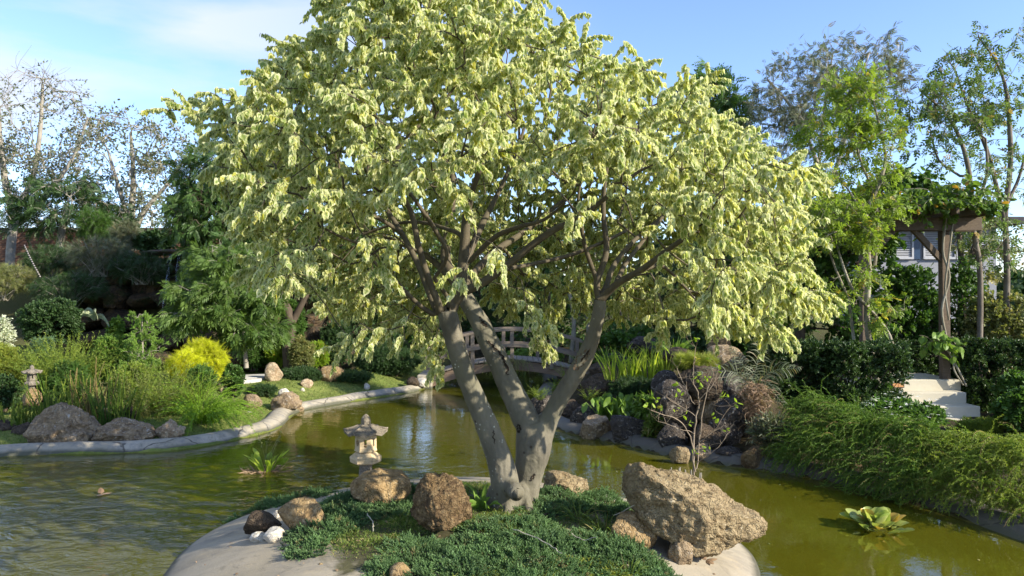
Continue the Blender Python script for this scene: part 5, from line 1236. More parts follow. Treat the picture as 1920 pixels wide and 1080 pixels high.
spread_bush('leafy_shrub', 'yellowish shrub in front of the young upright tree', 208, 290, 680, 760, 11.8, L_FERN2, T_TUFTL, .08, 170, 5, cr=.4, up=.8, seed=53)
L_AS = m_leaf('leaf_asparagus', (.15, .27, .02), (.24, .38, .035), trans=.45)
fx = [(30, 812, 10.6, 52), (58, 806, 10.7, 34), (92, 770, 10.7, 84), (112, 770, 10.8, 86), (136, 772, 10.7, 92), (160, 770, 10.8, 98), (186, 775, 10.8, 118), (214, 780, 10.7, 104), (240, 785, 10.7, 116), (205, 800, 10.55, 84)]
fl_ = ['green foxtail fern behind the rock cut by the left edge', 'small foxtail fern above the dark brown rock', 'foxtail fern at the left shoulder of the biggest boulder', 'dense foxtail fern above the left of the biggest boulder', 'foxtail fern above the crown of the biggest boulder',
       'foxtail fern above the right of the biggest boulder', 'tall foxtail fern with brownish stalks', 'foxtail fern above the wide dark-veined boulder', 'tall foxtail fern left of the grey feathery shrub', 'drooping foxtail fern between the two largest kerb boulders']
for i, (x, y, D, h) in enumerate(fx):
    plume('foxtail_fern', fl_[i], x, None, D, L_STALK if i in (5, 6) else (L_FERN if i % 2 else L_FERN2), h, 44, 17, T=t_needle(.22), stem=.011, lsize=.024, per=70, droop=.25, cone=.28, rb=.95, seed=60 + i, taper=.1, nseg=7, group='foxtail ferns above the kerb boulders', lmin=.5, along=.5)
plume('feathery_shrub', 'grey-green arching feathery shrub above the small cream-streaked rock', 288, None, 11.3, L_OLV, 122, 90, 80, T=t_lance(.10), lsize=.06, per=34, droop=1.2, cone=.55, rb=.7, flat=True, seed=71, cat='shrub', upn=1, taper=.3)
plume('asparagus_fern', 'bright green arching asparagus fern spilling right over the lawn', 384, None, 11.1, L_AS, 106, 80, 170, T=t_needle(.18), stem=.005, lsize=.034, per=46, droop=2.1, cone=.8, rb=.6, lean=(.25, -.1), seed=72, cat='plant', taper=.2)
plume('feathery_shrub', 'olive feathery shrub between the grey-green shrub and the golden bushes', 328, None, 11.5, L_FERN2, 100, 90, 200, lsize=.045, per=36, droop=1.0, cone=.6, rb=.7, seed=73, cat='shrub', taper=.2)
blades('reed_clump', 'clump of dark green reeds below the waterfall', 132, None, 15.0, L_MID, 62, 220, .012, .35, .55, .8, seed=74)
spread_bush('leafy_shrub', 'dark leafy shrub low on the left hillside', 40, 150, 560, 620, 16.5, L_DK2, T_WHORL, .13, 200, 4, cr=.4, zb=1.0, seed=75)
spread_bush('leafy_shrub', 'small round green plant among the dark waterfall rocks', 203, 232, 594, 628, 17.4, L_LT, TO, .09, 60, 6, cr=.5, zb=1.0, seed=76)
for i, (x0, x1, y0, y1, D) in enumerate([(40, 150, 455, 520, 19.5), (120, 250, 440, 515, 19), (200, 330, 468, 530, 19), (-60, 60, 490, 560, 18.5), (60, 200, 505, 575, 18.2), (205, 265, 410, 470, 20.5), (140, 210, 390, 450, 20.8)]):
    spread_bush('overhanging_shrub', ['fine-leaved grey-green shrub in front of the brick wall at left', 'feathery grey-green shrub above the waterfall rocks', 'feathery shrub trailing over the top of the waterfall', 'fine dry shrub on the hillside at the left edge', 'thin drooping shrub over the dark rocks', 'dull shrub before the bare end of the brick wall', 'green shrub under the dull green tree'][i],
                x0, x1, y0, y1, D, [L_DK2, L_GG, L_DK2, L_OLV, L_DK2, L_GG, L_MID][i], T_PINF, .15, 170, 6, cr=.5, zb=P(960, y1, D)[2], down=.4, droop=1.2, seed=80 + i, bark=B_GRY, group='feathery shrubs above the waterfall')
spread_bush('leafy_shrub', 'dark shrub partly hiding the brick wall left of the waterfall slab', 250, 330, 432, 482, 20.6, L_DK2, TO, .11, 150, 6, cr=.4, zb=P(960, 482, 20.6)[2], seed=95)
L_PGL = m_leaf('leaf_pale_green', (.26, .31, .17), (.36, .40, .24), trans=.3)
rt = empty('pale_leaf_plant', P(176, 600, 17.3), 'plant with large pale drooping leaves in front of the dark waterfall rocks', 'plant'); r = rng(3)
pl = polys(np.tile(P(176, 600, 17.3), (8, 1)), np.array([[-1, -.2, 1.4], [-.7, -.5, 1.6], [-.2, -.6, 1.7], [.15, -.4, 1.8], [.5, -.5, 1.5], [.8, -.3, 1.2], [-.4, .2, 1.9], [1, -.2, .9]]), .55, 8, droop=3.0, jit=.02, r=r)
g = Geo(); ribbons(g, pl, .036, r, face=np.array([0, -1, .2])); g.obj('leaves', L_PGL, rt)

sh = [('leafy_shrub', 'dark green upright shrub left of the far lawn', 448, 508, 588, 692, 17.8, L_MID, T_TUFTL, .11, 220), ('leafy_shrub', 'low bright lime bush behind the far lawn', 498, 552, 634, 690, 17.8, L_LIME, T_TUFT, .10, 200), ('leafy_shrub', 'upright green shrub behind the bright lime bush', 528, 572, 562, 660, 18.4, L_MID, T_TUFTL, .12, 200),
      ('leafy_shrub', 'bright lime bush right of the upright green shrub', 572, 618, 640, 694, 17.6, L_LIME, T_TUFT, .10, 170), ('leafy_shrub', 'olive twiggy shrub between the two lime bushes', 540, 590, 630, 700, 17.0, L_OLV, T_TUFTL, .09, 140), ('leafy_shrub', 'dark shrub behind the reddish lawn rock', 600, 660, 600, 690, 18.2, L_DK2, T_TUFTL, .11, 200),
      ('juniper_bush', 'large round dark juniper mound near the left end of the bridge', 662, 788, 648, 722, 17.4, L_DK2, T_TUFT, .13, 460), ('juniper_bush', 'spreading dark juniper between the lawn rocks', 524, 606, 692, 732, 15.6, L_DK2, T_TUFT, .11, 220), ('juniper_bush', 'creeping juniper between the reddish rock and the far kerb', 610, 700, 698, 728, 16.0, L_DK2, T_TUFT, .10, 200),
      ('juniper_bush', 'small juniper on the slope above the kerb bend', 462, 520, 722, 746, 13.9, L_DK2, T_TUFT, .08, 110)]
for i, (nm, lb, x0, x1, yt, yb, D, mt_, T, s_, n_) in enumerate(sh):
    spread_bush(nm, lb, x0, x1, yt, yb, D, mt_, T, s_, n_, 5, cr=.4, lump=.22, seed=100 + i, up=.5)

# ------------------------------------------------------------------ island ground cover
def sprig():
    parts = []; t = t_tuft(9, 5, t_needle(.30), .62, .32)
    parts.append((t, np.eye(3), .62, np.array([0, .36, 0.])))
    for i, (s, y) in enumerate([(1, .12), (-1, .2), (1, .34), (-1, .42)]):
        parts.append((t, frames(np.array([[s * .8, .9, .25]]), np.array([[0, 0, 1.]]))[0], .46, np.array([0, y, 0])))
    V, F__, E = t_compose(parts); return V, F__, np.clip(V[:, 1], 0, 1)
T_SPRIG = sprig()
def juniper(label, ells, n, seed, mat=L_JUN, s=.085, name='creeping_juniper'):
    r = rng(seed); P_ = []
    for (px, D, rx, ry, h) in ells:
        m = int(n * rx * ry / sum(e[2] * e[3] for e in ells)); a = r.uniform(0, 2 * math.pi, m); q = np.sqrt(r.uniform(0, 1, m)); cx = P(px, 600, D)[0]
        edge = 1 + .22 * fbm(np.stack([np.cos(a) * 1.5, np.sin(a) * 1.5, a * 0 + px], 1), 2, seed)
        x = cx + np.cos(a) * q * rx * edge; y = D + np.sin(a) * q * ry * edge
        lump = .6 + .55 * fbm(np.stack([x * 5, y * 5, x * 0], 1), 3, seed + 1)
        z = np.maximum(ih(x, y), .0) + h * np.sqrt(np.clip(1 - q ** 2, 0, 1)) * np.clip(lump, .15, 1.4) - r.uniform(0, .035, m)
        dx, dy = np.cos(a) * q, np.sin(a) * q
        P_.append((np.stack([x, y, z], 1), np.stack([dx, dy, .45 + .6 * (1 - q)], 1)))
    pos = np.concatenate([p for p, _ in P_]); d = nrm(np.concatenate([q for _, q in P_]) + r.normal(0, .42, (len(pos), 3)))
    root = empty(name, [pos[:, 0].mean(), pos[:, 1].mean(), pos[:, 2].min()], label, 'ground cover')
    g = Geo(); tone = np.clip(.5 + .6 * fbm(pos * 4, 2, 3), 0, 1)
    inst(g, T_SPRIG, frames(d, np.array([0, 0, 1.]) + r.normal(0, .5, (len(pos), 3))), s * r.uniform(.7, 1.25, len(pos)), pos - d * s * .35, np.stack([tone, r.uniform(0, 1, len(pos))], 1))
    g.obj('foliage', mat, root)
    k = 60; pick = r.choice(len(pos), k); c0_ = np.array([pos[:, 0].mean(), pos[:, 1].mean(), 0])
    b = pos[pick] * .6 + c0_ * .4; b[:, 2] = ih(b[:, 0], b[:, 1]) + .01
    tubes_ = np.stack([b, (b + pos[pick]) / 2, pos[pick] - [0, 0, .01]], 1); g = Geo(); tubes(g, tubes_, .006, .003, 4); g.obj('stems', B_DRK, root); return root
juniper('dense dark juniper mound behind the ochre rock and left of the upright pitted boulder', [(700, 6.0, .46, .42, .13), (640, 5.75, .30, .32, .11), (745, 5.65, .22, .25, .08)], 2100, 1)
juniper('creeping juniper lobe reaching down over the concrete below the white stones', [(605, 5.35, .24, .30, .09), (580, 5.02, .14, .16, .05), (652, 5.6, .2, .25, .10)], 1000, 2)
juniper('thin juniper sprays trailing into the water at the island left edge', [(500, 6.75, .42, .20, .07), (560, 6.7, .35, .25, .10)], 560, 3)
juniper('dark juniper carpet right of the tree trunk', [(1095, 6.15, .42, .48, .12), (1165, 5.8, .15, .3, .08), (1020, 5.7, .2, .25, .08)], 1500, 4)
juniper('juniper carpet in front of the tree trunk', [(955, 5.15, .40, .34, .10), (1010, 4.85, .50, .35, .11), (900, 4.75, .30, .30, .10), (1110, 4.95, .34, .32, .09), (970, 4.45, .42, .26, .08)], 3000, 5)
juniper('pale-tipped juniper at the bottom of the photo beside the small ochre stone', [(775, 4.82, .22, .24, .09), (730, 4.62, .14, .18, .06), (840, 4.55, .28, .25, .09)], 1300, 6, s=.075)
juniper('juniper fringe below the orange-tan rounded rock', [(1180, 4.95, .28, .20, .12), (1235, 4.75, .14, .22, .10), (1120, 5.1, .2, .2, .1)], 950, 7)
def grass(label, ells, n, seed, h=.09, zf=ih, mat=L_GRASS, w=.0022, name='grass', cone=.8):
    r = rng(seed); S = []
    for (x, y, rx, ry) in ells:
        m = int(n * rx * ry / sum(e[2] * e[3] for e in ells)); a = r.uniform(0, 2 * math.pi, m); q = np.sqrt(r.uniform(0, 1, m)) * r.uniform(.85, 1.1, m)
        S.append(np.stack([x + np.cos(a) * q * rx, y + np.sin(a) * q * ry], 1))
    S = np.concatenate(S); z = zf(S[:, 0], S[:, 1]); k = len(S)
    clump = .6 + .6 * np.clip(fbm(np.stack([S[:, 0] * 5, S[:, 1] * 5, S[:, 0] * 0], 1), 2, seed), -.6, 1)
    pl = polys(np.stack([S[:, 0], S[:, 1], z - .005], 1), np.stack([r.normal(0, cone * .6, k), r.normal(0, cone * .6, k), np.ones(k)], 1), h * r.uniform(.4, 1.2, k) * clump, 4, droop=1.3, jit=.1, r=r)
    g = Geo(); ribbons(g, pl, w, r); o = g.obj(name, mat); return tag(o, label, 'grass', kind='stuff')
X = lambda px, D: P(px, 600, D)[0]
grass('short dull grass around the junipers on the island', [(X(720, 5.1), 5.1, .34, .38), (X(770, 5.35), 5.35, .3, .25), (X(1000, 5.4), 5.4, .6, .5), (X(880, 6.2), 6.2, .5, .6)], 14000, 1, h=.06, name='grass')
grass('pale wild grass at the lower right of the island', [(X(1080, 4.55), 4.55, .52, .28), (X(1190, 4.5), 4.5, .25, .25), (X(960, 4.35), 4.35, .4, .2)], 9000, 2, h=.10, mat=L_YG, name='grass', w=.003)
for i, (x, y, D, h, n_) in enumerate([(1130, 985, 5.35, 62, 40), (1085, 975, 5.6, 50, 30), (1180, 1040, 4.75, 46, 40), (1010, 1050, 4.6, 40, 30), (905, 960, 5.75, 60, 22)]):
    blades('grass_tussock', ['long thin grass tussock beside the orange-tan rock', 'wispy grass tussock in the juniper right of the trunk', 'grass tussock at the foot of the huge boulder', 'grass tussock low in front of the trunk', 'broad-bladed green tuft between the pitted boulder and the trunk'][i], x, None, D, L_GRASS if i < 4 else L_LT, h, n_, .003 if i < 4 else .014, .9, .06, 1.6, seed=200 + i, z0=iz(X(x, D), D) - .01)
r = rng(17)
for i, q in enumerate([[(688, 985, 5.5, 2.6), (696, 1010, 5.35, 2.4), (699, 1030, 5.25, 2.2), (700, 1052, 5.1, 2)], [(962, 1005, 4.9, 2.5), (1000, 1022, 4.8, 2.5), (1030, 1040, 4.7, 2.3), (1052, 1062, 4.6, 2)], [(1150, 968, 5.4, 2), (1185, 950, 5.3, 2.4), (1222, 927, 5.2, 2)],
                       [(614, 940, 6.0, 1.6), (628, 958, 5.9, 1.8), (622, 975, 5.8, 1.6)], [(1072, 1000, 5.0, 2), (1090, 1012, 4.95, 2.4), (1118, 1008, 4.9, 1.6)]]):
    pts, rr = pxpath(q, 4); pts[:, 2] = np.maximum(pts[:, 2], ih(pts[:, 0], pts[:, 1]) + (.14 if i == 1 else .05)); g = Geo(); tube(g, pts + r.normal(0, .003, pts.shape), rr * .8, 5)
    tag(g.obj('dry_twig', B_PAL), ['pale dry twig standing in the island grass', 'pale dry twig lying over the juniper in front of the trunk', 'dry twig leaning toward the huge boulder', 'thin bent twig above the slanted ochre rock', 'short white twig in the wild grass'][i], 'twig')

# lawn grass on the left bank
r = rng(90); N_ = 60000; x = r.uniform(-9.5, -1.6, N_); y = r.uniform(9.6, 19, N_); sd = sdist(x, y); z = hgt(x, y); k_ = (sd > .30) & (z < 1.0); x, y, z = x[k_], y[k_], z[k_]
pl = polys(np.stack([x, y, z - .005], 1), np.stack([r.normal(0, .5, len(x)), r.normal(0, .5, len(x)), np.ones(len(x))], 1), r.uniform(.02, .055, len(x)), 3, droop=1.0)
g = Geo(); ribbons(g, pl, .004, r); tag(g.obj('lawn_grass', L_GRASS), 'short sunlit lawn grass on the left bank', 'grass', kind='stuff')

# ------------------------------------------------------------------ plants in the water
q = G(500, 884); rt = empty('water_plant', q, 'small bright green aquatic plant with seed stalks standing in the pond at left', 'plant'); r = rng(5)
n = 34; a = r.uniform(0, 6.28, n); pl = polys(q + np.stack([np.cos(a) * .05, np.sin(a) * .05, a * 0 - .02], 1), np.stack([np.cos(a) * .5, np.sin(a) * .5, np.ones(n)], 1), r.uniform(.12, .32, n), 6, droop=.7, jit=.06, r=r)
g = Geo(); ribbons(g, pl, .009, r); leaves_on(g, pl[:14], 1, t_oval(.3), .13, r, along=1, side=.2, tmin=.6, tmax=.8); g.obj('leaves', L_IRIS, rt)
pl = polys(np.tile(q, (7, 1)), r.normal(0, .22, (7, 3)) * [1, 1, 0] + [0, 0, 1], r.uniform(.34, .5, 7), 8, droop=.5, jit=.08, r=r); g = Geo(); tubes(g, pl, .003, .002, 4); leaves_on(g, pl, 5, TO, .025, r, tmin=.75); g.obj('seed_stalks', L_OLV, rt)
n = 60; a = r.uniform(0, 6.28, n); pl = polys(q + np.stack([np.cos(a) * r.uniform(0, .25, n), np.sin(a) * r.uniform(0, .2, n), a * 0 + .006], 1), np.stack([np.cos(a), np.sin(a), r.uniform(-.05, .2, n)], 1), r.uniform(.05, .2, n), 5, droop=.1, jit=.3, r=r); pl[:, :, 2] = np.abs(pl[:, :, 2]) + .003
g = Geo(); ribbons(g, pl, .006, r); g.obj('dead_leaves', L_DEAD, rt)
q = G(1642, 992); rt = empty('floating_plant', q, 'floating rosette of broad cream-green leaves on the water at right', 'plant'); r = rng(6)
g = Geo(); n = 44; a = np.arange(n) * 2.4; el = np.linspace(1.35, .22, n); d = np.stack([np.cos(a) * np.cos(el), np.sin(a) * np.cos(el), np.sin(el)], 1) + r.normal(0, .08, (n, 3)); d[:, 2] = np.abs(d[:, 2]) + .05
off = np.stack([np.cos(a), np.sin(a), a * 0], 1) * np.linspace(.01, .11, n)[:, None] + r.normal(0, .04, (n, 3)) * [1, 1, .2]
def t_round():
    th = np.linspace(-2.6, 2.6, 11); V = [(0, 0, 0)] + [(.36 * math.sin(t), .55 + .45 * math.cos(t), .14 * abs(math.sin(t)) ** 2) for t in th] + [(0, .5, -.03)]
    F__ = [(12, i, i + 1) for i in range(1, 11)] + [(0, 12, 1), (0, 11, 12)]; return np.array(V, float), np.array(F__), np.array([0] + [1] * 11 + [.2], float)
inst(g, t_round(), frames(d, np.array([0, 0, 1.]) - d * .2 + r.normal(0, .1, (n, 3))), .165 * r.uniform(.7, 1.1, n), q + off + [0, 0, .02], r.uniform(0, 1, (n, 2))); g.obj('leaves', L_WATER, rt, smooth=True)
for i, (x, y, s_, lb, mt_) in enumerate([(190, 926, .10, 'brown fallen leaf floating on the water at left', L_DEAD), (1325, 1064, .09, 'curled brown dead leaf on the concrete below the huge boulder', L_DEAD)]):
    q = G(x, y, 0.012 if i == 0 else 0); 
    if i: q = P(x, y, 5.27); q[2] = iz(q[0], q[1]) + .006
    g = Geo(); r = rng(i); d = np.array([[1, .3, .15], [-.4, .6, .5], [.2, -.7, .1]]); inst(g, TO, frames(d, np.tile([0, 0, 1.], (3, 1))), np.full(3, s_), np.tile(q, (3, 1)), r.uniform(0, 1, (3, 2))); tag(g.obj('fallen_leaf', mt_), lb, 'leaf')

r = rng(31); n = 420; x = r.uniform(-8, 4.5, n); y = 5 + 10 * r.uniform(0, 1, n) ** .8; k_ = (sdist(x, y) < -.15) & (irho(x, y) > 1.05); x, y = x[k_], y[k_]; n = len(x)
g = Geo(); inst(g, TO, frames(r.normal(0, 1, (n, 3)) * [1, 1, .1], np.tile([0, 0, 1.], (n, 1)) + r.normal(0, .12, (n, 3))), r.uniform(.008, .03, n), np.stack([x, y, x * 0 + .006], 1), r.uniform(0, 1, (n, 2)))
tag(g.obj('floating_debris', L_OLV), 'tiny leaves and specks scattered on the pond surface', 'debris', kind='stuff')
n = 150; x = IC[0] + r.uniform(-2, 2, n); y = IC[1] + r.uniform(-2.3, 0, n); k_ = irho(x, y) < .95; x, y = x[k_], y[k_]; n = len(x)
g = Geo(); inst(g, TO, frames(r.normal(0, 1, (n, 3)) * [1, 1, .2], np.tile([0, 0, 1.], (n, 1)) + r.normal(0, .3, (n, 3))), r.uniform(.015, .04, n), np.stack([x, y, ih(x, y) + .008], 1), r.uniform(0, 1, (n, 2)))
tag(g.obj('leaf_litter', L_DEAD), 'small dry leaves littering the island concrete', 'leaf litter', kind='stuff')
# ------------------------------------------------------------------ built things
WOOD = m_plain('weathered_wood', (.24, .195, .145), (.16, .13, .095), 5, .85, .5, .006, vs=(2, 2, 14))
WOODH = m_plain('weathered_board', (.25, .18, .12), (.15, .105, .07), 3, .85, .5, .006, vs=(2, 5, 16))
WOODL = m_plain('sunbleached_rail', (.235, .19, .14), (.165, .13, .095), 6, .8, .3, .004)
WOODD = m_plain('dark_pergola_wood', (.15, .115, .08), (.095, .072, .05), 4, .85, .5, .006, vs=(3, 3, 12))
DECK = m_plain('deck_plank', (.32, .28, .22), (.22, .19, .15), 7, .85, .4, .005)

# arched footbridge
BD, bz = 16.75, .27
xw = lambda px, D=BD: (px - 960) / F * D
bx0, bx1 = xw(806), xw(1112); bc, bh = (bx0 + bx1) / 2, (bx1 - bx0) / 2
deck = lambda x: bz + .36 * (1 - ((x - bc) / bh) ** 2)
br = empty('footbridge', (bx0, BD, 0), 'small arched weathered wooden footbridge across the far end of the pond', 'bridge')
yN, yF = BD, BD + .95
for (ya, lab) in ((yN, None), (yF, None)):
    g = Geo(); xs = np.linspace(bx0, bx1, 25); th = .045
    top = np.stack([xs, np.full(25, ya), deck(xs) - .03], 1); bot = top - np.stack([0 * xs, 0 * xs, .20 + .04 * np.abs((xs - bc) / bh)], 1)
    V = np.stack([top - [0, th, 0], top + [0, th, 0], bot + [0, th, 0], bot - [0, th, 0]], 1); idx = np.arange(100).reshape(25, 4); nx = np.roll(idx, -1, 1)
    g.add(V.reshape(-1, 3), Q=np.concatenate([np.stack([idx[:-1], nx[:-1], nx[1:], idx[1:]], -1).reshape(-1, 4), idx[:1], idx[-1:, ::-1]])); bevel(g.obj('side_beam', WOODH, br), .006)
np_ = 30
for i in range(np_):
    x = bx0 + (i + .5) * (bx1 - bx0) / np_; sl = -2 * .36 * (x - bc) / bh ** 2; c_, s_ = 1 / math.hypot(1, sl), sl / math.hypot(1, sl)
    g = Geo(); box(g, (x, (yN + yF) / 2, deck(x) + .0), ((bx1 - bx0) / np_ * .93, 1.12 + .03 * math.sin(i * 7), .035), tilt=[[c_, 0, -s_], [0, 1, 0], [s_, 0, c_]]); bevel(g.obj('plank', DECK, br), .005)
for (ya, pxs) in ((yN - .06, [813, 886, 960, 1034, 1104]), (yF + .06, [803, 876, 944, 1008, 1082])):
    xs = [xw(p, ya) for p in pxs]; 
    for i, x in enumerate(xs):
        e = 1.0 if i not in (0,) else 1.0
        zb = deck(np.clip(x, bx0, bx1)) - .12; zt = deck(np.clip(x, bx0, bx1)) + (.66 if i else .58)
        g = Geo(); box(g, (x, ya, (zb + zt) / 2), (.085, .085, zt - zb)); bevel(g.obj('post', WOOD, br), .006)
    for hh, tk in ((.70, .055), (.36, .07)):
        g = Geo(); xr_ = np.linspace(xs[0] - .05, xs[-1] + .08, 17); zz_ = deck(np.clip(xr_, bx0, bx1)) + hh - (.0 if hh > .5 else 0)
        yy = ya if hh > .5 else ya - .055
        top = np.stack([xr_, np.full(17, yy), zz_], 1); w_ = .055 if hh > .5 else .018
        V = np.stack([top - [0, w_, 0], top + [0, w_, 0], top + [0, w_, -tk], top + [0, -w_, -tk]], 1); idx = np.arange(68).reshape(17, 4); nx = np.roll(idx, -1, 1)
        g.add(V.reshape(-1, 3), Q=np.concatenate([np.stack([idx[:-1], nx[:-1], nx[1:], idx[1:]], -1).reshape(-1, 4), idx[:1], idx[-1:, ::-1]])); bevel(g.obj('handrail' if hh > .5 else 'mid_rail', WOODL, br), .005)
g = Geo(); box(g, (bx0 - .10, BD + .45, .12), (.34, 1.25, .36)); tag(bevel(g.obj('bridge_footing', mat_kerb), .03, 3), 'weathered stone footing under the left end of the footbridge', 'footing')
r = rng(3); n = 120; x = r.uniform(xw(915), xw(985), n); z_ = deck(x) - .02
pl = polys(np.stack([x, np.full(n, yN - .12), z_], 1), np.stack([r.normal(0, .5, n), r.uniform(-1, -.2, n), r.uniform(-.2, .8, n)], 1), r.uniform(.15, .55, n), 8, droop=2.6, jit=.12, r=r)
rt = empty('trailing_vine', (0, yN - .15, .5), 'dry pale creeper trailing from the middle of the footbridge', 'plant'); g = Geo(); tubes(g, pl, .0035, .002, 3); leaves_on(g, pl[::2], 4, TL, .05, r, down=.5); g.obj('strands', L_OLV, rt)

# stone lantern on the island
LST = m_rock('lantern_stone', (.50, .385, .22), (.56, .44, .27), (.42, .32, .19), 6, .35, .006, .85, light=(.62, .54, .40))
LSD = m_rock('lantern_stone_weathered', (.22, .19, .14), (.13, .115, .09), (.34, .29, .22), 7, .6, .008, .9, light=(.42, .37, .29))
def ngon_stack(g, c, rows, n=6, rot=0, up=0, rf=1):
    """rows of (radius, z, corner lift)"""
    V = []
    for (rad, z, lift) in rows:
        for i in range(n * 2):
            a = rot + math.pi * i / n; q = rad if i % 2 == 0 else rad * math.cos(math.pi / n)
            V.append((c[0] + q * math.cos(a), c[1] + q * math.sin(a), c[2] + z + (lift if i % 2 == 0 else 0)))
    m = n * 2; Q = [(k * m + i, k * m + (i + 1) % m, (k + 1) * m + (i + 1) % m, (k + 1) * m + i) for k in range(len(rows) - 1) for i in range(m)]
    V.append((c[0], c[1], c[2] + rows[0][1])); V.append((c[0], c[1], c[2] + rows[-1][1])); k = len(V)
    T = [(k - 2, (i + 1) % m, i) for i in range(m)] + [(k - 1, (len(rows) - 1) * m + i, (len(rows) - 1) * m + (i + 1) % m) for i in range(m)]
    g.add(V, T=T, Q=Q)
def lantern(name, label, px, ytop, D, u, matd, matl, rot, zb):
    """u: metres per photo pixel of the near lantern drawing (78 px wide roof)"""
    zt = P(px, ytop, D)[2]; c = np.array([P(px, ytop, D)[0], D, 0]); root = empty(name, (c[0], D, zb), label, 'stone lantern')
    Z = lambda dy: zt - dy * u
    g = Geo(); ngon_stack(g, c, [(9 * u, Z(20), 0), (9.6 * u, Z(17), 0), (9.6 * u, Z(12), 0), (8.2 * u, Z(7), 0), (4.6 * u, Z(2.5), 0), (.9 * u, Z(0), 0)], 8, rot); bevel(g.obj('finial', matd, root, smooth=False), .8 * u, 2)
    g = Geo(); ngon_stack(g, c, [(30 * u, Z(38.2), 1.5 * u), (40 * u, Z(39), 5.5 * u), (41 * u, Z(35), 6.5 * u), (34 * u, Z(31.5), 4.2 * u), (24 * u, Z(26), 1.6 * u), (12 * u, Z(19.5), .5 * u), (8 * u, Z(19), 0)], 6, rot); g.obj('roof', matd, root)
    for k in range(6):
        a = rot + k * math.pi / 3; d = np.array([math.cos(a), math.sin(a), 0]); pth = [c + d * q * u + [0, 0, Z(zy) + .4 * u] for q, zy in ((11, 20), (24, 24.8), (34, 27.4), (41, 28.3))]
        g2 = Geo(); tube(g2, pth, np.array([1.6, 1.7, 1.9, 2.3]) * u, 6, cap=True); g2.obj('roof_ridge', matd, root, smooth=True)
    g = Geo(); ngon_stack(g, c, [(17 * u, Z(70), 0), (21 * u, Z(68.5), 0), (20 * u, Z(64), 0), (19.5 * u, Z(39), 0), (17 * u, Z(38.5), 0)], 6, rot); b = g.obj('fire_box', matl, root)
    cut = []
    for k in range(3):
        a = rot + math.pi / 6 + k * math.pi / 3; bm = bmesh.new()
        if k == 1: bmesh.ops.create_cone(bm, cap_ends=True, segments=24, radius1=5.8 * u, radius2=5.8 * u, depth=60 * u)
        else: bmesh.ops.create_cube(bm, size=1); bmesh.ops.scale(bm, vec=(14 * u, 5 * u, 60 * u), verts=bm.verts)
        bm.transform(Matrix.Translation(Vector((0, 0, 0))) @ Matrix.Rotation(a, 4, 'Z') @ Matrix.Rotation(math.pi / 2, 4, 'Y'))
        bm.transform(Matrix.Translation(Vector((0, 0, Z(52.5) - zb))))
        me = bpy.data.meshes.new('cut'); bm.to_mesh(me); bm.free(); co_ = bpy.data.objects.new('cut', me); COL.objects.link(co_); co_.location = (c[0], D, zb); cut.append(co_)
        md = b.modifiers.new('b', 'BOOLEAN'); md.operation = 'DIFFERENCE'; md.object = co_; md.solver = 'EXACT'
    bpy.context.view_layer.update(); dg = bpy.context.evaluated_depsgraph_get(); me = bpy.data.meshes.new_from_object(b.evaluated_get(dg)); b.modifiers.clear(); b.data = me
    for q in cut: bpy.data.objects.remove(q)
    g = Geo(); ngon_stack(g, c, [(26 * u, Z(91), 0), (29 * u, Z(89), 1 * u), (30 * u, Z(82), 3 * u), (25 * u, Z(77), 1.5 * u), (20 * u, Z(71.5), 0), (18 * u, Z(70.4), 0)], 6, rot); bevel(g.obj('tray', matl, root), .8 * u)
    g = Geo(); ngon_stack(g, c, [(14 * u, zb - .05, 0), (12.5 * u, Z(104), 0), (11 * u, Z(91), 0)], 6, rot); bevel(g.obj('post', matd, root), 1 * u)
    return root
lantern('stone_lantern', 'cream stone lantern with dark weathered roof behind the island boulder', 686, 776, 7.45, 7.45 / F, LSD, LST, R_(90 + 180 + 8 + 30), iz(P(686, 776, 7.45)[0], 7.45))
lantern('stone_lantern', 'little weathered stone lantern half hidden in the left bank shrubs', 60, 684, 11.2, 11.2 / F * .42, LSD, LSD, R_(100), P(60, 728, 11.2)[2])

# brick wall behind the waterfall
m = M('brick'); bt = m.n('TexBrick', Scale=3.2); bt.inputs['Color1'].default_value = (.115, .055, .037, 1); bt.inputs['Color2'].default_value = (.11, .05, .032, 1); bt.inputs['Mortar'].default_value = (.17, .11, .08, 1)
mpv = m.n('Mapping', Rotation=(R_(90), 0, 0)); m.lk(m.pos(), mpv.inputs['Vector']); m.lk(mpv.outputs[0], bt.inputs['Vector'])
bcol = m.mix(m.ramp(m.noise(.8, 5), .45, .7, 0, .6), bt.outputs['Color'], (.14, .10, .06))
BRICK = m.done(m.bsdf(bcol, .9, .2, m.bump(m.noise(20, 4), .4, .01)))
g = Geo(); zt = P(0, 432, 26)[2]; box(g, (-14.3, 26.2, zt / 2), (19.6, .3, zt)); rt = empty('brick_wall', (-14.3, 26.2, 0), 'reddish brick garden wall behind the waterfall', 'wall'); g.obj('wall', BRICK, rt)
g = Geo(); box(g, (-14.3, 26.2, zt + .04), (19.8, .42, .10)); g.obj('coping', m_plain('coping', (.10, .07, .055), (.07, .05, .04)), rt)
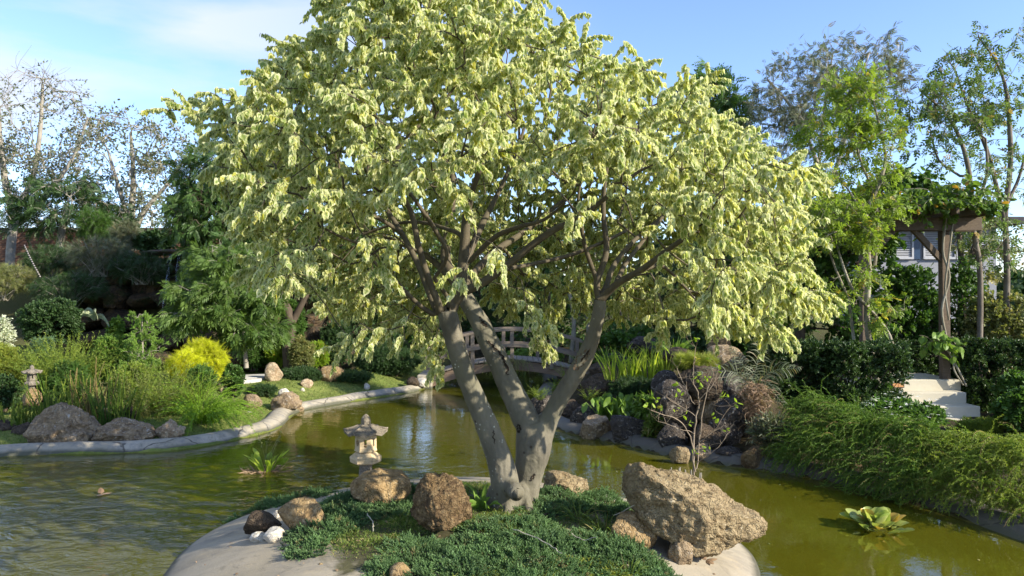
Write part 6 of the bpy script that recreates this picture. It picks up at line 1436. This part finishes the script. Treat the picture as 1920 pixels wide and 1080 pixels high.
# waterfall lip and falling water
g = Geo(); q = P(336, 474, 19.6); 
V, T = rock_shape(91, 4, cuts=8, rough=.08); g.add(V * [.95, .55, .10] + q, T=T); tag(g.obj('waterfall_lip', RK_BLK, smooth=True), 'flat overhanging slab at the top of the waterfall', 'rock')
m = M('falling_water'); nn_ = m.noise(9, 3, .6, vec=m.scaled((3, 1, .25))); b_ = m.n('BsdfGlossy', Roughness=.2, Color=(.8, .85, .9)); t_ = m.n('BsdfTransparent'); s_ = m.n('MixShader'); m.lk(m.ramp(nn_, .47, .62, .03, .55), s_.inputs[0]); m.lk(t_.outputs[0], s_.inputs[1]); m.lk(b_.outputs[0], s_.inputs[2]); FW = m.done(s_.outputs[0])
r = rng(2); n = 46; xx = np.where(np.arange(n) % 3 == 0, r.uniform(316, 324, n), r.uniform(334, 356, n)); b0 = np.array([P(a, 476, 19.0) for a in xx]); pl = polys(b0, np.tile([0, -.3, -1.], (n, 1)), r.uniform(.5, 1.7, n), 8, droop=.5, jit=.02, r=r)
g = Geo(); tubes(g, pl, .010, .004, 4); tag(g.obj('waterfall', FW), 'thin threads of water falling from the dark rock slab', 'waterfall', kind='stuff')
# irrigation hose on the hillside
pts, rr = pxpath([(46, 460, 18.4, 2.5), (56, 482, 18.2, 2.5), (68, 505, 18, 2.5), (76, 520, 18, 2.5)], 4); g = Geo(); tube(g, pts, rr, 6)
m = M('striped_pole'); wv_ = m.n('TexWave', Scale=6.0); wv_.bands_direction = 'Z'; m.lk(m.pos(), wv_.inputs['Vector']); STR = m.done(m.bsdf(m.mix(m.ramp(wv_.outputs['Fac'], .45, .55), (.02, .02, .02), (.30, .27, .24)), .5))
tag(g.obj('striped_pole', STR), 'black and white banded pole leaning among the hillside shrubs', 'pole')

# white steps with inset lamp
CREAM = m_plain('cream_render', (.46, .42, .31), (.54, .50, .39), 3, .8, .2, .005)
sd_ = 12.0; st = empty('garden_steps', (*P(1740, 720, sd_)[:2], .3), 'cream rendered steps rising to the pergola platform', 'steps')
tops = [(1655, 1802, 712, 12.0, 3.2), (1668, 1812, 736, 11.7, .6), (1690, 1838, 762, 11.4, .6), (1710, 1862, 788, 11.1, .6)]
for i, (a, b, y, D, dp) in enumerate(tops):
    zt = P(960, y, D)[2]; xa, xb = P(a, 700, D)[0], P(b, 700, D)[0]; g = Geo(); box(g, ((xa + xb) / 2 - (0 if i else .0), D + dp / 2 + .001 * i, zt / 2 - .1), (xb - xa, dp, zt + .2)); bevel(g.obj('platform' if i == 0 else 'step', CREAM, st), .012)
lp = P(1683, 722, 11.985); fr = Geo(); 
box(fr, lp, (.20, .03, .085)); lo = fr.obj('lamp_housing', m_plain('lamp_housing', (.03, .025, .02), (.05, .04, .03)), st)
m = M('amber_glass'); e_ = m.n('Emission', Color=(1, .50, .22), Strength=.38); AM = m.done(e_.outputs[0])
for s in (-1, 1):
    g = Geo(); box(g, lp + np.array([s * .045, -.018, 0]), (.078, .012, .058)); o = g.obj('amber_glass', AM, None); o.parent = lo; 
    o.matrix_parent_inverse = Matrix.Translation(-Vector(st.location))

# pergola
pg = empty('pergola', P(1776, 712, 12.05), 'dark timber pergola with diagonal braces on the cream platform', 'pergola')
zp = P(960, 712, 12.0)[2]; zb1 = P(960, 432, 12.05)[2]
px0, px1 = P(1772, 600, 12.1)[0], P(1622, 600, 12.1)[0]
k = 0
for (x, y) in ((px0, 12.12), (px1, 12.12), (px0, 14.9), (px1, 14.9)):
    g = Geo(); beam(g, (x, y, zp - .02), (x, y, zb1 + .02), .125, .125); bevel(g.obj('post', WOODD, pg), .008)
    s = -1 if x == px0 else 1
    g = Geo(); beam(g, (x, y - .002, zb1 - .52), (x + s * .50, y - .002, zb1 + .03), .075, .09); bevel(g.obj('brace', WOODD, pg), .005)
for y in (12.12, 14.9):
    g = Geo(); beam(g, (px1 - .4, y - .10, zb1 + .10), (px0 + .55, y - .10, zb1 + .10), .05, .21); bevel(g.obj('beam', WOODD, pg), .006)
    g = Geo(); beam(g, (px1 - .4, y + .10, zb1 + .10), (px0 + .55, y + .10, zb1 + .10), .05, .21); bevel(g.obj('beam', WOODD, pg), .006)
for i in range(8):
    x = px1 - .3 + i * (px0 - px1 + .75) / 7; g = Geo(); beam(g, (x, 11.5, zb1 + .275), (x, 15.5, zb1 + .275), .05, .14); bevel(g.obj('rafter', WOODD, pg), .005)
vr = rng(55); rt = empty('climbing_vine', (px0, 12.2, zp), 'leafy vine covering the pergola roof and trailing past its post', 'plant')
n = 520; b0 = np.stack([vr.uniform(px1 - .3, px0 + .65, n), vr.uniform(11.5, 15.3, n), zb1 + .34 + vr.uniform(0, .28, n)], 1); b0[:, 2] += .18 * np.clip(vnoise(b0 * 2.2, 4), -.3, 1)
pl = polys(b0, vr.normal(0, 1, (n, 3)) * [1, 1, .5] + [0, 0, .25], vr.uniform(.2, .5, n), 5, droop=1.3, jit=.2, r=vr)
n = 34; b1 = np.stack([vr.uniform(px1, px0 + .6, n), vr.uniform(11.4, 11.7, n), np.full(n, zb1 + .38)], 1); pl2 = polys(b1, np.tile([0, -.3, -.2], (n, 1)) + vr.normal(0, .3, (n, 3)), vr.uniform(.10, .3, n), 5, droop=1.6, jit=.1, r=vr)
g = Geo(); leaves_on(g, np.concatenate([pl, pl2]), 11, t_oval(.33), .105, vr, along=.3, side=.8, down=.5, nj=.7); g.obj('foliage', L_VINE, rt)
g = Geo(); tubes(g, np.concatenate([pl, pl2]), .005, .003, 4)
for (rows) in ([(1812, 724, 11.9, 4), (1800, 700, 11.9, 4), (1785, 670, 11.95, 4), (1768, 640, 11.95, 3), (1765, 610, 11.95, 3)], [(1806, 722, 11.9, 3), (1788, 690, 11.9, 3), (1793, 660, 11.95, 3), (1786, 630, 11.95, 2)], [(1776, 640, 11.98, 4), (1766, 580, 11.98, 5), (1780, 520, 11.98, 5), (1768, 470, 11.98, 5), (1775, 400, 11.98, 5)], [(1779, 600, 12.0, 4), (1772, 540, 11.97, 4), (1779, 480, 11.97, 4), (1786, 420, 12.0, 4)]):
    pts, rr = pxpath(rows, 5); tube(g, pts, rr, 6)
g.obj('stems', B_MOT, rt, smooth=True)
rt = empty('creeper', P(1772, 650, 11.9), 'big-leaved creeper sprig on the pergola post near the steps', 'plant'); pl = polys(np.repeat([P(1765, 640, 11.9), P(1790, 650, 11.9), P(1748, 640, 11.9)], 6, 0), vr.normal(0, 1, (18, 3)) * [1, .5, .5] + [0, -.2, .3], .22, 5, droop=1.2, jit=.1, r=vr)
g = Geo(); leaves_on(g, pl, 4, t_oval(.3), .16, vr, down=.7, along=.3); g.obj('leaves', L_LT, rt); g = Geo(); tubes(g, pl, .004, .002, 4); g.obj('stems', B_MOT, rt)

# house beyond the pergola
hd = 24.0; hx0, hx1 = P(1640, 500, hd)[0], P(1868, 500, hd)[0]; hz1, hz0 = P(960, 425, hd)[2], 0
HW = m_plain('house_wall', (.26, .27, .29), (.22, .23, .25), 2, .8, .1); SH = m_plain('shutter_white', (.40, .41, .42), (.34, .35, .37), 3, .6, .1); RF = m_plain('dark_roof', (.035, .035, .045), (.06, .055, .06))
hs = empty('house', ((hx0 + hx1) / 2, hd + 2, 0), 'grey-white house with louvered shutters seen under the pergola', 'house')
g = Geo(); box(g, ((hx0 + hx1) / 2, hd + 2, hz1 / 2), (hx1 - hx0, 4, hz1)); g.obj('wall', HW, hs)
g = Geo(); box(g, ((hx0 + hx1) / 2, hd + 1.8, hz1 + .13), (hx1 - hx0 + .9, 5.0, .24)); bevel(g.obj('roof', RF, hs), .02)
wx = P(1718, 480, hd)[0]; z0, z1 = P(960, 486, hd)[2], P(960, 432, hd)[2]
g = Geo(); box(g, (wx, hd - .02, (z0 + z1) / 2), (.20, .05, z1 - z0)); wn = g.obj('window', m_plain('window_dark', (.02, .04, .08), (.03, .06, .11), rough=.15), hs)
for xc_ in (wx - .75, wx + .72, wx + 1.75):
    g = Geo(); w_, h_ = (1.2 if xc_ < wx else 1.0), z1 - z0; zc = (z0 + z1) / 2
    for s in (-1, 0, 1): box(g, (xc_ + s * w_ / 2, hd - .06, zc), (.06, .05, h_))
    for s in (-1, 1): box(g, (xc_, hd - .063, zc + s * (h_ / 2 - .03)), (w_, .05, .07))
    ns = 15
    for j in range(ns): box(g, (xc_, hd - .04, zc - h_ / 2 + .08 + j * (h_ - .14) / (ns - 1)), (w_ - .07, .045, .012), tilt=[[1, 0, 0], [0, .7, -.7], [0, .7, .7]])
    g.obj('shutter', SH, hs)
